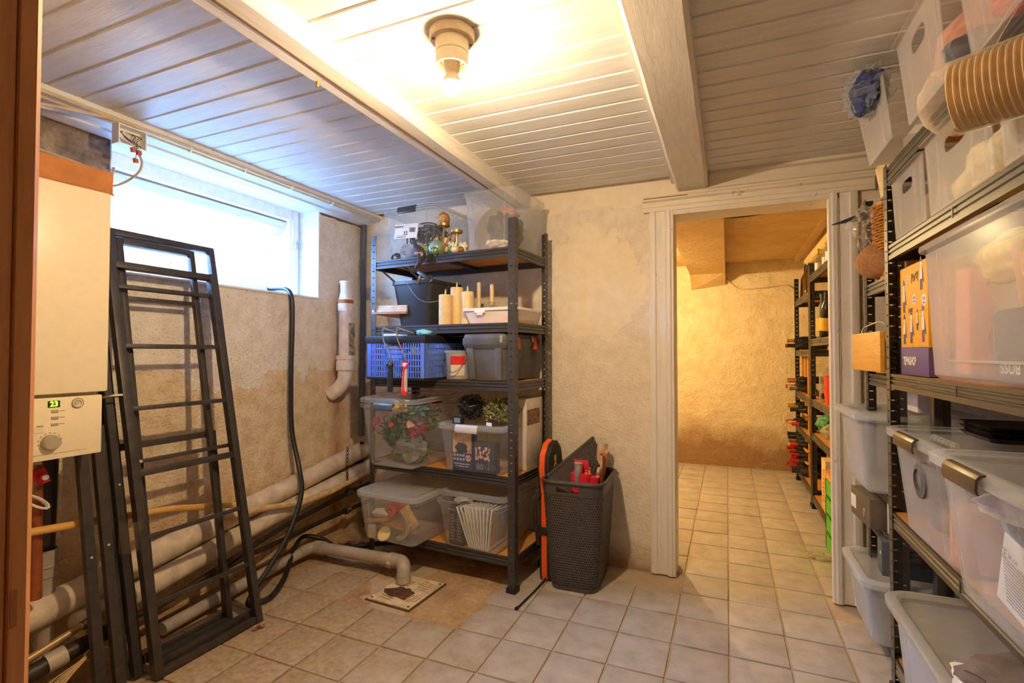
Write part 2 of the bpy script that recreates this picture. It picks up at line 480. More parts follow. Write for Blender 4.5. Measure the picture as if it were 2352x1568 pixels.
# back wall with the doorway (x -.25..0.43, z..1.855)
DX0, DX1, DZ = -.252, .460, 1.862
g = G()
g.box(-2.27, DX0-.02, YB, 2.90, -.2, 2.3); g.box(DX1+.02, 1.7, YB, 2.90, -.2, 2.3); g.box(DX0-.02, DX1+.02, YB, 2.90, DZ+.03, 2.3)
struct('wall_back', g, M_WB, label='cream rough plaster wall around the doorway')
g = G(); g.box(XR, 1.7, -.1, YB, -.2, 2.3)
struct('wall_right', g, M_WB, label='plaster wall behind the right hand shelving')
g = G(); g.box(-2.27, -.78, .08, .22, -.2, 2.3); g.box(.62, 1.5, .08, .22, -.2, 2.3); g.box(-.78, .62, .08, .22, 2.0, 2.3)
struct('wall_front', g, M_WB, label='wall with the entrance opening')
g = G(); g.box(-1.5, 1.5, -1.95, -1.85, -.2, 2.3); g.box(-1.5, -1.4, -1.85, .08, -.2, 2.3); g.box(1.4, 1.5, -1.85, .08, -.2, 2.3)
struct('wall_hall', g, M_WB, label='plaster walls of the passage outside the entrance')
# ceiling slab + boards
g = G(); g.box(-2.75, 1.7, -1.95, 2.9, ZC+.02, 2.4)
ceiling = struct('ceiling', g, M_PLANK, label='board ceiling painted white')
PW = .098
bays = [(-2.14, -1.182), (-1.056, -.236), (-.083, 1.5)]
for b0, b1 in bays:
    pg = G()
    L2 = (b1-b0)/2
    prof = [(-PW/2+.0005, .02), (-PW/2+.0005, .005), (-PW/2+.010, .005), (-PW/2+.0125, 0), (PW/2-.003, 0), (PW/2-.0005, .006), (PW/2-.0005, .02)]
    pg.loft([[(-L2, a, b) for a, b in prof], [(L2, a, b) for a, b in prof]])
    me = pg.mesh('ceiling_plank', False); me.materials.append(M_PLANK)
    for k in range(26):
        y = .30 + PW*k
        if y > 2.74: break
        o = bpy.data.objects.new('ceiling_plank', me); COL.objects.link(o); o.parent = ceiling
        o.location = ((b0+b1)/2, y, ZC)
# beams
def beam(name, x0, x1, z0, label, c=.012):
    g = G(); prof = [(x0, 2.07), (x0, z0+c), (x0+c, z0), (x1-c, z0), (x1, z0+c), (x1, 2.07)]
    rings = []
    for k in range(31):
        y = .22 + (YB-.22)*k/30
        rings.append([(px + .004*noise.noise(Vector((px*7, y*3, 1))), y, pz + (.004*noise.noise(Vector((px*5, y*2.5, 9))) if pz < 2.06 else 0)) for px, pz in prof])
    g.loft(rings)
    return struct(name, g, M_BEAM, True, label=label)
bm1 = beam('trim_1', -1.186, -1.052, 1.988, 'cracked white ceiling beam nearer the window')
bm2 = beam('trim_2', -.238, -.082, 1.985, 'broad white ceiling beam meeting the doorway wall')
g = G(); g.box(-1.125, -1.121, .25, 2.7, 1.984, 1.992); part('crack', g, plain('crack_shade', (96,70,48), .9), bm1, label='long beam crack drawn as a dark shade strip')  # crack drawn as a strip, the shade inside it put into the colour
g = G(); g.box(-.262, -.238, .22, YB, 2.03, 2.05); part('edge_strip', g, M_BEAM, bm2)
g = G(); g.cyl((-1.165,1.2,1.99),(-1.168,1.2,1.972),.005,n=8); part('nail', g, plain('rusty_nail', (170,120,60), .5, .5), bm1)
# cornice along the window wall
g = G()
prof = [(XL, 2.052), (XL, 1.998), (-2.252, 1.994), (-2.205, 2.002), (-2.202, 2.010), (-2.14, 2.024), (-2.112, 2.034), (-2.110, 2.052)]
g.loft([[(a, .22, b) for a, b in prof], [(a, YB, b) for a, b in prof]])
struct('trim_3', g, mat_painted_wood('cornice_paint', (206,208,210), (234,236,238), 1, .45, .3), label='white stepped cornice board along the window wall')
# cornice over the doorway wall (right bay)
g = G(); prof = [(YB, 2.052), (2.70, 2.052), (2.70, 2.036), (2.725, 2.03), (2.735, 2.012), (2.75, 1.985), (YB, 1.98)]
g.loft([[(-.08, a, b) for a, b in prof], [(1.5, a, b) for a, b in prof]])
struct('trim_4', g, M_LINTEL, label='chipped cornice strip above the door head')

# door frame: casing, head, linings
g = G(); g.box(DX0-.02, DX0, 2.735, 2.91, 0, DZ+.02)
door = struct('door_1', g, M_TRIM, label='white painted door frame without a door')
def casing(x0, x1, flip):
    w = x1-x0; pr = [(0,0),(0,.020),(.012,.026),(.03,.026),(.036,.020),(.05,.018),(w-.045,.018),(w-.036,.030),(w-.02,.032),(w-.012,.026),(w-.004,.026),(w,.02),(w,0)]
    g = G(); ring = []
    for a, b in pr: ring.append(((x1-a) if flip else (x0+a), b))
    rings = []
    for z in [i*.1 for i in range(20)]:
        z = min(z, 1.895)
        rings.append([(x, YB-.002-b + (.0015*noise.noise(Vector((x*20, z*9, 2)))), z+.002) for x, b in ring])
    g.loft(rings); return g
part('casing', casing(-.375, -.250, False), M_TRIM, door, True)
part('casing', casing(.436, .556, True), M_TRIM, door, True)
g = G(); g.box(DX1, DX1+.02, 2.735, 2.91, 0, DZ+.02); part('jamb_lining', g, M_TRIM, door, False)
g = G(); g.box(DX0-.02, DX1+.02, 2.735, 2.91, DZ, DZ+.025); part('head_lining', g, M_LINTEL, door, False)
g = G(); prof = [(0,1.885),(.030,1.885),(.032,1.905),(.024,1.912),(.024,1.935),(.040,1.942),(.042,1.952),(.036,1.962),(.0,1.968)]
g.loft([[(x, YB-.002-a, z) for a, z in prof] for x in (-.405, .62)])
part('head_casing', g, M_LINTEL, door, False, label='door head with peeling paint')
g = G(); g.loft([[(x, YB-.045-.004*noise.noise(Vector((x*30,0,0))), z) for z in (1.950, 1.954)] + [(x, YB-.03, z) for z in (1.954, 1.950)] for x in [-.40+.02*i for i in range(12)]])
part('peeled_streak', g, plain('peeled_paint', (134,92,52), .8), door, True)

# second room
g = G(); g.box(-1.5, 1.7, 5.62, 5.75, -.2, 2.4); struct('wall_cellar_back', g, M_R2, label='whitewashed brick wall of the wine cellar')
g = G(); g.box(-1.5, -1.4, 2.9, 5.62, -.2, 2.4); struct('wall_cellar_left', g, M_R2, label='left wall of the wine cellar')
g = G(); g.box(1.02, 1.2, 2.9, 5.62, -.2, 2.4); struct('wall_cellar_right', g, M_R2, label='right wall of the wine cellar')
M_R2C = mat_concrete('cellar_ceiling_paint', (206,170,112), (236,208,156), .85, .5, 9)
g = G(); g.box(-1.5, 1.2, 2.9, 5.62, 2.06, 2.4); struct('ceiling_cellar', g, M_R2C, label='flaking ceiling of the wine cellar')
g = G(); g.box(-.34, -.012, 2.9, 5.40, 1.93, 2.06); g.add([(-.34,5.40,1.93),(-.012,5.40,1.93),(-.012,5.62,1.84),(-.34,5.62,1.80),(-.34,5.40,2.06),(-.012,5.40,2.06),(-.012,5.62,2.06),(-.34,5.62,2.06)],[(3,2,1,0),(4,5,6,7),(0,1,5,4),(1,2,6,5),(2,3,7,6),(3,0,4,7)])
struct('trim_5', g, M_R2C, label='boxed in beam under the cellar ceiling')
g = G(); g.box(.60, .645, 2.9, 5.62, 2.03, 2.06); struct('trim_6', g, M_R2C, label='narrow batten on the cellar ceiling')
g = G(); g.tube(smooth_path([(-.02,5.60,1.92),(.1,5.60,1.80),(.3,5.60,1.79),(.52,5.60,1.81),(.60,5.60,1.76)],8), .005, 6)
one('cellar_cable', g, plain('cable_cream', (226,204,158), .5), 'thin cream cable sagging across the cellar back wall', 'cable')
g = G(); g.tube(smooth_path([(-.10,2.935,1.885),(.02,2.94,1.87),(.15,2.94,1.872),(.30,2.935,1.888),(.44,2.94,1.90)],6), .006, 6)
one('black_cable', g, plain('black_rubber', (28,27,28), .45), 'black cable strung under the door head', 'cable')
g = G(); g.cyl((.66,3.3,1.93),(.66,5.0,1.93),.045); one('ceiling_pipe', g, M_R2C, 'short cream pipe under the cellar ceiling above the bottles', 'pipe')

# pine door post beside the camera
g = G()
prof = [(-.80,.06),(-.568,.06),(-.568,.2325),(-.5705,.2335),(-.5655,.2345),(-.565,.246),(-.572,.252),(-.80,.252)]
g.loft([[(a, b, 0) for a, b in prof], [(a, b, 2.05) for a, b in prof]])
post = struct('trim_7', g, M_PINE, label='orange brown pine door post beside the entrance')
g = G(); g.box(-.5665,-.5672+.0025,.2355,.2400,.909,.940); part('hinge_recess', g, plain('bare_recess', (190,122,74), .7), post, label='patch of a missing hinge')

# ------------------------------------------------------------------ window
win = thing('window_1', 'white top hung basement window propped open', 'window', kind='structure')
for kk in ('category',): del win[kk]
M_REV = plain('reveal_paint', (232,236,240), .55, var=.05, scale=40, bump=.4)
g = G(); g.box(-2.44, -2.271, WY1-.004, WY1, WZ0, WZ1); part('reveal', g, M_REV, win, False)
g = G(); g.box(-2.44, -2.271, WY0, WY0+.004, WZ0, WZ1); part('reveal', g, M_REV, win, False)
g = G(); g.box(-2.44, -2.271, WY0, WY1, WZ1-.004, WZ1); part('reveal', g, M_REV, win, False)
g = G(); g.add([(-2.44,WY0,WZ0+.012),(-2.262,WY0,WZ0),(-2.262,WY1,WZ0),(-2.44,WY1,WZ0+.012),(-2.44,WY0,WZ0-.01),(-2.262,WY0,WZ0-.01),(-2.262,WY1,WZ0-.01),(-2.44,WY1,WZ0-.01)],[(0,1,2,3),(7,6,5,4),(4,5,1,0),(5,6,2,1),(6,7,3,2),(7,4,0,3)])
part('window_sill', g, M_REV, win, False)
FY0, FY1, FZ0, FZ1 = WY0+.004, WY1-.004, WZ0+.012, WZ1-.004
for nm, b in (('frame_jamb', (FY0, FY0+.07, FZ0, FZ1)), ('frame_jamb', (FY1-.07, FY1, FZ0, FZ1)), ('frame_head', (FY0+.07, FY1-.07, FZ1-.06, FZ1)), ('frame_bottom', (FY0+.07, FY1-.07, FZ0, FZ0+.03))):
    g = G(); g.box(-2.50, -2.43, *b); g.box(-2.43, -2.415, b[0], b[1], b[2], b[3]) if nm != 'frame_jamb' else g.box(-2.43, -2.418, b[0]+.012, b[1]-.016, b[2], b[3])
    part(nm, g, M_WHITE, win, False)
# sash hinged at its top edge, swung outwards
hinge = Vector((-2.47, 0, FZ1-.062)); SW = .40; ang = R(31)
def sp(y, d, t):   # y along, d down the sash, t thickness outwards
    dn = Vector((-math.sin(ang), 0, -math.cos(ang))); nm_ = Vector((-math.cos(ang), 0, math.sin(ang)))
    q = hinge + dn*d + nm_*t; return (q.x, y, q.z)
SY0, SY1 = FY0+.075, FY1-.075
def sbox(y0, y1, d0, d1, t0, t1):
    g = G(); P = [sp(y, d, t) for t in (t0, t1) for y, d in ((y0,d0),(y1,d0),(y1,d1),(y0,d1))]
    return g.add(P, [(3,2,1,0),(4,5,6,7),(0,1,5,4),(1,2,6,5),(2,3,7,6),(3,0,4,7)])
M_SASH = mat_painted_wood('sash_paint', (196,188,180), (226,222,216), 1, .5, .4)
sash = part('sash', sbox(SY0, SY1, 0, .042, -.02, .02), M_SASH, win, False)
for b in ((SY0, SY1, SW-.048, SW), (SY0, SY0+.045, .042, SW-.048), (SY1-.045, SY1, .042, SW-.048)):
    part('sash_rail', sbox(*b, -.02, .02), M_SASH, sash, False)
tg_ = NT('window_glass'); tr = tg_.new('BsdfTransparent'); tr.inputs[0].default_value = (.93,.96,.98,1)
gl = tg_.new('BsdfGlossy'); gl.inputs['Roughness'].default_value = .05
df = tg_.new('BsdfTranslucent'); df.inputs[0].default_value = (.75,.82,.9,1)
mx1 = tg_.new('MixShader'); nn = tg_.noise(tg_.coord(), 12, 4); tg_.con(tg_.math('MULTIPLY', tg_.step(nn, .35, .8), .012), mx1.inputs[0]); tg_.con(tr.outputs[0], mx1.inputs[1]); tg_.con(df.outputs[0], mx1.inputs[2])
lw = tg_.new('LayerWeight'); lw.inputs[0].default_value = .5; mx2 = tg_.new('MixShader'); tg_.con(tg_.math('ADD', tg_.math('MULTIPLY', tg_.math('POWER', lw.outputs['Facing'], 5.0), .6), .03), mx2.inputs[0]); tg_.con(mx1.outputs[0], mx2.inputs[1]); tg_.con(gl.outputs[0], mx2.inputs[2])
M_GLASS = tg_.done(mx2.outputs[0])
part('pane', sbox(SY0+.043, SY1-.043, .040, SW-.046, -.003, .003), M_GLASS, sash, False)
M_STEELP = plain('worn_white_metal', (206,204,200), .35, .3)
g = G(); g.tube([(-2.42,SY1+.03,1.80),(-2.50,SY1+.005,1.795),sp(SY1-.02,.26,-.03)], .007, 8); g.obox((-2.413,SY1+.035,1.80),(.012,.018,.05)); g.tube(arc((-2.405,SY1+.04,1.805),.018,-60,200,8,'yz'),.004,6)
part('window_stay', g, M_STEELP, win, True)
g = G(); g.obox(sp(SY1-.025,.30,-.026),(.014,.018,.04),(0,31,0)); g.tube([sp(SY1-.025,.30,-.03),sp(SY1-.045,.36,-.045)],.006,8); part('catch', g, M_STEELP, win)
g = G(); g.obox(sp(SY0+.42,.36,-.03),(.012,.02,.05),(0,31,0)); g.tube([sp(SY0+.42,.37,-.03),sp(SY0+.42,.31,-.05)],.007,8); part('catch', g, M_STEELP, win)
# light well outside
M_WELL = wood('weathered_boards', (150,128,104), (206,192,172), .7, (1,.25,1))
M_SLATE = mat_concrete('light_well_render', (160,162,168), (196,198,204), .85, .4)
M_GRAVEL = mat_concrete('light_well_gravel', (128,128,124), (176,176,172), .95, 1.0, 60)
g = G(); g.box(-3.9, -2.62, .5, 3.1, 1.36, 1.47); struct('floor_light_well', g, M_GRAVEL, label='gravel floor of the light well')
g = G(); g.box(-3.9, -3.34, .5, 3.1, 1.47, 1.72); struct('wall_light_well', g, M_SLATE, label='rendered rim of the light well')
g = G(); g.box(-5.2, -5.0, -2.5, 6.5, 1.2, 2.98); struct('wall_neighbour', g, mat_concrete('neighbour_render', (206,200,210), (226,221,230), .9, .2), label='pale rendered wall across the garden')
g = G(); g.box(-5.0, -3.9, -2.5, 6.5, 1.4, 1.66); struct('ground_outside', g, M_GRAVEL, label='garden ground outside the light well')
fence = thing('plank_fence', 'weathered wooden planks lining the light well outside the window', 'fence', (-3.34, 0, 1.72))
for k, (z0, z1) in enumerate(((.0,.075),(.085,.17))):
    g = G(); g.box(.02,.045,.6,3.0,z0,z1); part('plank', g, M_WELL, fence, False)
for y in (1.0, 2.05, 2.78):
    g = G(); g.box(.045,.09,y-.035,y+.035,-.24,.34); part('fence_post', g, M_WELL, fence, False)
side = thing('side_boards', 'brown horizontal boards closing the end of the light well', 'fence', (-2.62, 2.52, 1.48))
for k in range(4):
    g = G(); g.box(-.70,-.01,.0,.03,k*.125,k*.125+.115); part('board', g, wood('brown_boards', (150,110,76), (196,158,116), .7, (.25,1,1)), side, False)
# ------------------------------------------------------------------ ceiling lamp
M_PORC = plain('aged_porcelain', (236,220,186), .3, var=.05)
M_BULB = emit('bulb_glow', (1.0, .745, .44), BULB_POWER)
def lamp(label, loc, bulb_mat, name='ceiling_lamp', bulb='bulb'):
    L = thing(name, label, 'lamp', loc)
    g = G(); g.lathe([(.062,0),(.064,-.004),(.064,-.020),(.060,-.026),(.047,-.026),(.047,-.026)], 32); part('base_plate', g, plain('lamp_base_paint', (226,204,170), .5, bump=.3), L)
    for a in (40, 220):
        g = G(); g.cyl((.053*math.cos(R(a)),.053*math.sin(R(a)),-.0255),(.053*math.cos(R(a)),.053*math.sin(R(a)),-.0275),.0045,n=10); part('screw_spot', g, plain('lamp_screw_hole', (150,124,88), .4, .6), L)  # darker discs stand in for the empty screw holes of the base
    g = G(); g.lathe([(.047,-.024),(.047,-.062),(.0455,-.064),(.0455,-.066),(.046,-.068),(.045,-.098),(.043,-.100),(.039,-.098),(.038,-.085),(.040,-.082),(.038,-.079),(.040,-.075),(.038,-.072),(.037,-.05),(.0,-.05)], 32, cap0=False, cap1=False); part('socket', g, M_PORC, L)
    g = G(); g.lathe([(.022,-.05),(.0225,-.095),(.021,-.108),(.019,-.112),(.017,-.125)], 24, cap0=False); part('adapter', g, M_PORC, L)
    ball = lambda a: (max(.0275*math.sin(R(a)), .0004), -.150+.030*math.cos(R(a)))
    g = G(); g.lathe([(.0175,-.120)] + [ball(a) for a in (46, 58, 68, 76, 83)], 20, cap1=False); part('bulb_neck', g, M_PORC, L)
    g = G(); g.lathe([ball(a) for a in (83, 89, 97, 110, 125, 140, 155, 170, 180)], 18, cap0=False); part(bulb, g, bulb_mat, L)
    return L
lamp('porcelain ceiling lamp holder with a glowing bare bulb', (-.709, 1.236, ZC), M_BULB)
lamp('bare bulb lamp holder on the cellar ceiling', (-.80, 4.35, 2.06), emit('cellar_bulb_glow', (1.0, .72, .34), ROOM2_POWER), 'cellar_lamp_offscreen', 'bulb_offscreen')

# ------------------------------------------------------------------ boiler
M_BOIL = plain('boiler_enamel', (238,222,188), .32, var=.015)
M_BOILD = plain('boiler_grey_plastic', (168,156,134), .45, var=.03)
B = thing('wall_boiler', 'cream wall hung gas boiler with green digital display', 'boiler', (-2.27, .60, .81))
# local: x away from the wall, y along the wall, z up
g = G(); g.box(.002, .34, 0, .449, .205, .876); part('case', g, M_BOIL, B, True, .008)
g = G(); g.box(.02, .30, .012, .437, .16, .205); part('recessed_neck', g, M_BOIL, B, False)
panel = part('control_panel', G().box(.02, .325, .008, .441, .0, .195), M_BOIL, B, True, .006)
g = G(); g.box(.325, .3275, .05, .398, .02, .188); part('inner_plate', g, M_BOIL, panel, True, .001)
g = G(); g.box(.325, .3292, .05, .282, .088, .19); part('hatch', g, M_BOIL, panel, True, .0015)
g = G(); g.box(.3275, .3290, .2895, .3205, .164, .184); disp = part('display', g, plain('display_dark', (30,60,10), .25), panel, False)
M_LED = emit('green_led', (.25, 1.0, .02), 3.0)
text('23', .0215, M_LED, disp, (.3296, .305, .174), (90, 0, 90), 'digits', bold=.0005)
M_PRN = plain('boiler_print', (96,84,70), .6)
for k in range(3):
    g = G(); g.box(.3275, .3300, .2985, .3175, .1475-k*.0205, .1555-k*.0205); part('button', g, M_BOILD, panel, True, .001)
    g = G(); g.box(.3275, .3282, .321, .334, .151-k*.0205, .1525-k*.0205); part('button_mark', g, M_PRN, panel, False)
g = G(); g.lathe([(.0165,0),(.0165,.003),(.0145,.004),(.0145,.0025),(.0,.0025)], 28, (.3275,.368,.1725), rotm(0,90,0), cap1=False); ga = part('gauge', g, M_BOILD, panel)
g = G(); g.lathe([(.0135,0),(.0135,.001)], 24, (.330,.368,.1725), rotm(0,90,0)); part('gauge_face', g, plain('gauge_white', (222,208,176), .4), ga)
g = G(); g.bar((.3315,.361,.167),(.3315,.374,.177),.0015,.0008); g.tube([(.3315,.368+.0085*math.cos(R(a)),.1725+.0085*math.sin(R(a))) for a in range(-30,211,20)], .0008, 5); part('gauge_needle', g, M_PRN, ga)
g = G(); g.lathe([(.0245,0),(.0245,.006),(.0225,.016),(.020,.018),(.0,.018)], 32, (.3275,.297,.056), rotm(0,90,0), cap1=False); part('knob', g, M_BOILD, panel)
for k in range(9):
    a = R(-10 + k*25); g = G(); g.obox((.3279,.297+.030*math.cos(a),.056+.030*math.sin(a)), (.0006,.006,.0015), (math.degrees(a)+90,0,0)); part('dial_mark', g, M_PRN, panel, False)
g = G(); g.box(.3292,.3305,.262,.278,.108,.112); part('hatch_slot', g, M_BOILD, panel, False)
g = G(); g.box(.20,.30,.27,.29,-.012,.0); part('bottom_clip', g, M_BOILD, B, False)
# flat carton on the boiler
M_CARD = plain('cardboard', (190,122,66), .8, var=.08, scale=18, bump=.1)
c = thing('flat_carton', 'flat brown cardboard carton lying on top of the boiler', 'box', (-2.10, .84, 1.688), 2)
g = G(); g.box(-.16,.165,-.22,.215,0,.075); part('carton_body', g, M_CARD, c, True, .002)
g = G(); g.box(.1652,.1662,-.05,-.03,.002,.073); part('tape', g, plain('tape_brown', (198,134,76), .3), c, False)
g = G(); g.add([(.166,-.22,.004),(.166,.215,.004),(.174,.215,-.004),(.174,-.22,-.004),(.164,-.22,.002),(.164,.215,.002),(.172,.215,-.006),(.172,-.22,-.006)],[(0,1,2,3),(7,6,5,4),(0,4,5,1),(1,5,6,2),(2,6,7,3),(3,7,4,0)]); part('flap', g, M_CARD, c, False)
# white sheet tucked behind the boiler
g = G(); rings = []
for k in range(9):
    z = 1.36+.045*k
    rings.append([(-2.22+.02*math.sin(k*.8), 1.055, z), (-2.19+.015*math.sin(k), 1.11, z+.01), (-2.17, 1.135+.012*math.sin(k*1.7), z+.02), (-2.172, 1.137+.012*math.sin(k*1.7), z+.02), (-2.192, 1.112, z+.01), (-2.222, 1.057, z)])
g.loft(rings); one('plastic_sheet', g, plain('white_film', (232,226,214), .4), 'white plastic sheet sticking out beside the boiler', 'sheet')

# pipes below the boiler
M_COPP = plain('brown_painted_copper', (150,78,44), .5, .2, .15, 20, .2)
M_PVC = plain('grey_pvc', (176,164,150), .5, var=.08, scale=14, bump=.1)
M_BLK = plain('black_foam', (38,32,36), .6, var=.2, scale=20)
g = G(); g.cyl((-2.09,.935,.34),(-2.09,.93,.80),.017); one('copper_pipe', g, M_COPP, 'reddish brown copper pipe dropping from the boiler', 'pipe')
g = G(); g.cyl((-2.18,1.005,.44),(-2.18,1.012,.815),.021); one('lagged_pipe', g, M_BLK, 'dark foam wrapped pipe under the boiler', 'pipe')
w = thing('waste_funnel', 'upright grey plastic waste pipe catching the boiler outlet', 'pipe', (-2.165,.995,.075))
g = G(); g.lathe([(.028,.0),(.028,.30),(.031,.302),(.033,.36),(.033,.395),(.030,.395),(.028,.31)], 20, cap1=False); part('funnel_body', g, M_PVC, w)
g = G(); g.lathe([(.0335,.335),(.0350,.337),(.0350,.343),(.0335,.345)], 20, cap0=False, cap1=False); part('seal_ring', g, M_PVC, w)
v = thing('red_valve', 'small red tap handle on the boiler pipework', 'valve', (-2.05,.922,.745))
g = G(); g.obox((0,0,0),(.02,.035,.05),(20,0,0)); g.cyl((0,0,0),(.03,0,0),.012); part('handle', g, plain('red_paint', (176,30,36), .4), v)
g = G(); g.cyl((.03,0,0),(.034,0,0),.009); part('screw_spot', g, M_STEELP, v)
g = G(); g.cyl((-.03,0,-.06),(-.03,0,.07),.010); part('stem', g, plain('dull_brass', (150,120,80), .4, .7), v)
g = G(); g.tube([(-2.055+.008*math.cos(a*.25), .915+.032*math.cos(a*.5+1), .665+.028*math.sin(a*.5)) for a in range(26)], .004, 6); one('white_wire_loop', g, plain('white_cable', (222,214,200), .4), 'coiled white wire hanging under the boiler', 'cable')

# ------------------------------------------------------------------ pipes along the wall
M_LAG = plain('dusty_pipe_lagging', (214,196,172), .85, var=.10, scale=16, bump=.3)
def pipe(name, pts, r, mat, label, cat='pipe', group=None, n=14, fit=()):
    if not fit:
        g = G(); g.tube(pts, r, n); return one(name, g, mat, label, cat, group)
    t = thing(name, label, cat, (0,0,0), 0, group)
    g = G(); g.tube(pts, r, n); part('pipe_run', g, mat, t)
    for q0, q1, rf, m2 in fit:
        g = G(); g.cyl(q0, q1, rf, n=16); part('coupling', g, m2, t)
    return t
pipe('lagged_heating_pipe', [(-2.15,.70,.225),(-2.155,1.0,.27),(-2.195,1.6,.345),(-2.205,2.1,.415),(-2.215,2.74,.515)], .052, M_LAG, 'thick dusty lagged pipe, uppermost along the window wall')
pipe('lagged_return_pipe', [(-2.115,1.07,.185),(-2.14,1.4,.225),(-2.165,1.8,.282),(-2.175,2.2,.335),(-2.185,2.74,.40)], .044, M_LAG, 'lagged pipe with a cut open end below the uppermost pipe', fit=[((-2.1145,1.064,.184),(-2.117,1.09,.188),.047,M_LAG)])
M_IRON = plain('black_iron_pipe', (62,54,48), .5, .5, .2, 30, .2)
M_BRASS = plain('tarnished_fitting', (128,112,92), .35, .8, .2)
pipe('iron_pipe', [(-2.10,1.30,.125),(-2.15,2.0,.235),(-2.17,2.55,.28),(-2.18,2.74,.285)], .012, M_IRON, 'thin black iron pipe with a brass union, the higher of two', fit=[((-2.168,2.50,.277),(-2.17,2.545,.279),.021,M_BRASS),((-2.169,2.52,.30),(-2.169,2.52,.26),.012,M_BRASS)])
pipe('iron_pipe', [(-2.10,1.20,.13),(-2.14,1.8,.165),(-2.16,2.3,.175),(-2.17,2.74,.178)], .012, M_IRON, 'thin black iron pipe with a brass union, the lower of two', fit=[((-2.164,2.48,.177),(-2.166,2.525,.178),.021,M_BRASS),((-2.165,2.50,.20),(-2.165,2.50,.155),.012,M_BRASS)])
pipe('cold_pipe', [(-2.03,.70,.14),(-2.045,.9,.175),(-2.06,1.10,.215)], .012, plain('brass_pipe', (178,148,104), .4, .5), 'dull brass pipe end near the floor under the boiler', fit=[((-2.055,1.05,.204),(-2.060,1.10,.215),.016,M_IRON)])
pipe('rubber_pipe', [(-2.04,.70,.10),(-2.03,.95,.14),(-2.02,1.12,.165)], .026, M_IRON, 'thick dark pipe lying low behind the metal bars', fit=[((-2.033,.94,.139),(-2.028,.99,.147),.031,M_PVC)])
pipe('broom_handle', [(-2.06,.62,.60),(-2.06,1.08,.552),(-2.12,1.40,.500),(-2.13,1.75,.42)], .013, wood('yellow_dowel', (206,150,72), (236,190,108), .45, (1,.3,1)), 'long yellow wooden handle tucked behind the frames', 'rod')
pipe('thin_lagged_pipe', [(-2.11,1.60,.40),(-2.12,1.85,.375),(-2.10,2.05,.345),(-2.12,2.3,.34),(-2.14,2.74,.385)], .016, plain('tan_tube', (206,172,124), .6, var=.1), 'thin tan pipe resting on the lagged pipes', 'pipe')
# grey waste pipe on the floor with its elbow
wp = thing('waste_pipe', 'grey plastic waste pipe along the floor ending over the drain', 'pipe')
g = G(); g.tube([(-2.10,1.35,.035),(-2.13,1.75,.045),(-2.14,2.12,.06)], .026, 14); part('pipe_run', g, M_PVC, wp)
g = G(); g.tube(smooth_path([(-2.14,2.10,.06),(-2.13,2.17,.066),(-2.07,2.20,.07)],5), .030, 16); part('elbow', g, M_PVC, wp)
g = G(); g.tube([(-2.10,2.19,.068),(-1.57,2.175,.085)], .031, 18); part('pipe_run', g, M_PVC, wp)
g = G(); g.cyl((-2.10,2.19,.068),(-2.05,2.189,.070),.036,n=18); part('coupling', g, M_PVC, wp)
g = G(); g.tube(smooth_path([(-1.585,2.175,.084),(-1.53,2.17,.086),(-1.502,2.150,.070),(-1.495,2.138,.030)],6), .034, 18); part('elbow', g, M_PVC, wp)
g = G(); g.cyl((-1.60,2.1755,.084),(-1.578,2.175,.0845),.0375,n=18); part('collar', g, M_PVC, wp)
g = G(); g.cyl((-1.4955,2.140,.034),(-1.494,2.136,.002),.0365,n=18); part('collar', g, M_PVC, wp)
g = G(); g.obox((-1.588,2.139,.083),(.018,.003,.014)); part('sticker', g, plain('sticker_cream', (232,206,160), .6), wp, False)
# drain grate
gr = thing('drain_grate', 'square cream metal floor drain grate with rust stains', 'drain', (-1.430, 2.075, -.012), -3.5)
M_GRATE = plain('drain_enamel', (214,192,156), .55, var=.12, scale=24, bump=.2)
M_RUST = plain('drain_rust', (92,60,44), .9, var=.3, scale=40, bump=.4)
g = G()
for b_ in ((-.128,.128,-.150,-.138),(-.128,.128,.138,.150),(-.128,-.116,-.138,.138),(.116,.128,-.138,.138)): g.box(*b_, -.006, .010)
part('grate_frame', g, M_RUST, gr, False)
def cut(gsolid, cutters, name):
    """gsolid with the cutter boxes really cut out of it"""
    o1 = bpy.data.objects.new('tmp_solid', gsolid.mesh('tmp_solid', False)); o2 = bpy.data.objects.new('tmp_cut', cutters.mesh('tmp_cut', False))
    for o_ in (o1, o2): COL.objects.link(o_)
    md = o1.modifiers.new('cut', 'BOOLEAN'); md.operation = 'DIFFERENCE'; md.object = o2; md.solver = 'EXACT'
    me = bpy.data.meshes.new_from_object(o1.evaluated_get(bpy.context.evaluated_depsgraph_get())); me.name = name
    for o_ in (o1, o2): bpy.data.objects.remove(o_)
    return me
cg_ = G()
for k in range(5):
    for c_, sz in (((.055,.035+.018*k),(.085-.012*abs(k-2),.0065)),((-.045,-.105+.018*k),(.085-.012*abs(k-2),.0065)),((.040+.0155*k,-.055),(.0065,.075-.010*abs(k-2))),((-.085+.0155*k,.060),(.0065,.075-.010*abs(k-2)))):
        cg_.obox((c_[0],c_[1],.0115),(sz[0],sz[1],.02),(0,0,-8))
link('plate', cut(G().box(-.120,.120,-.142,.142,.009,.014), cg_, 'plate'), M_GRATE, gr)
g = G(); g.blob((-.02,-.03,.0135),(.075,.060,.003),4,.5); part('rust_stain', g, M_RUST, gr)
for sx, sy in ((-1,-1),(1,-1),(1,1),(-1,1)):
    g = G(); g.cyl((sx*.105,sy*.125,.013),(sx*.105,sy*.125,.0152),.006,n=10); part('screw_spot', g, M_RUST, gr)
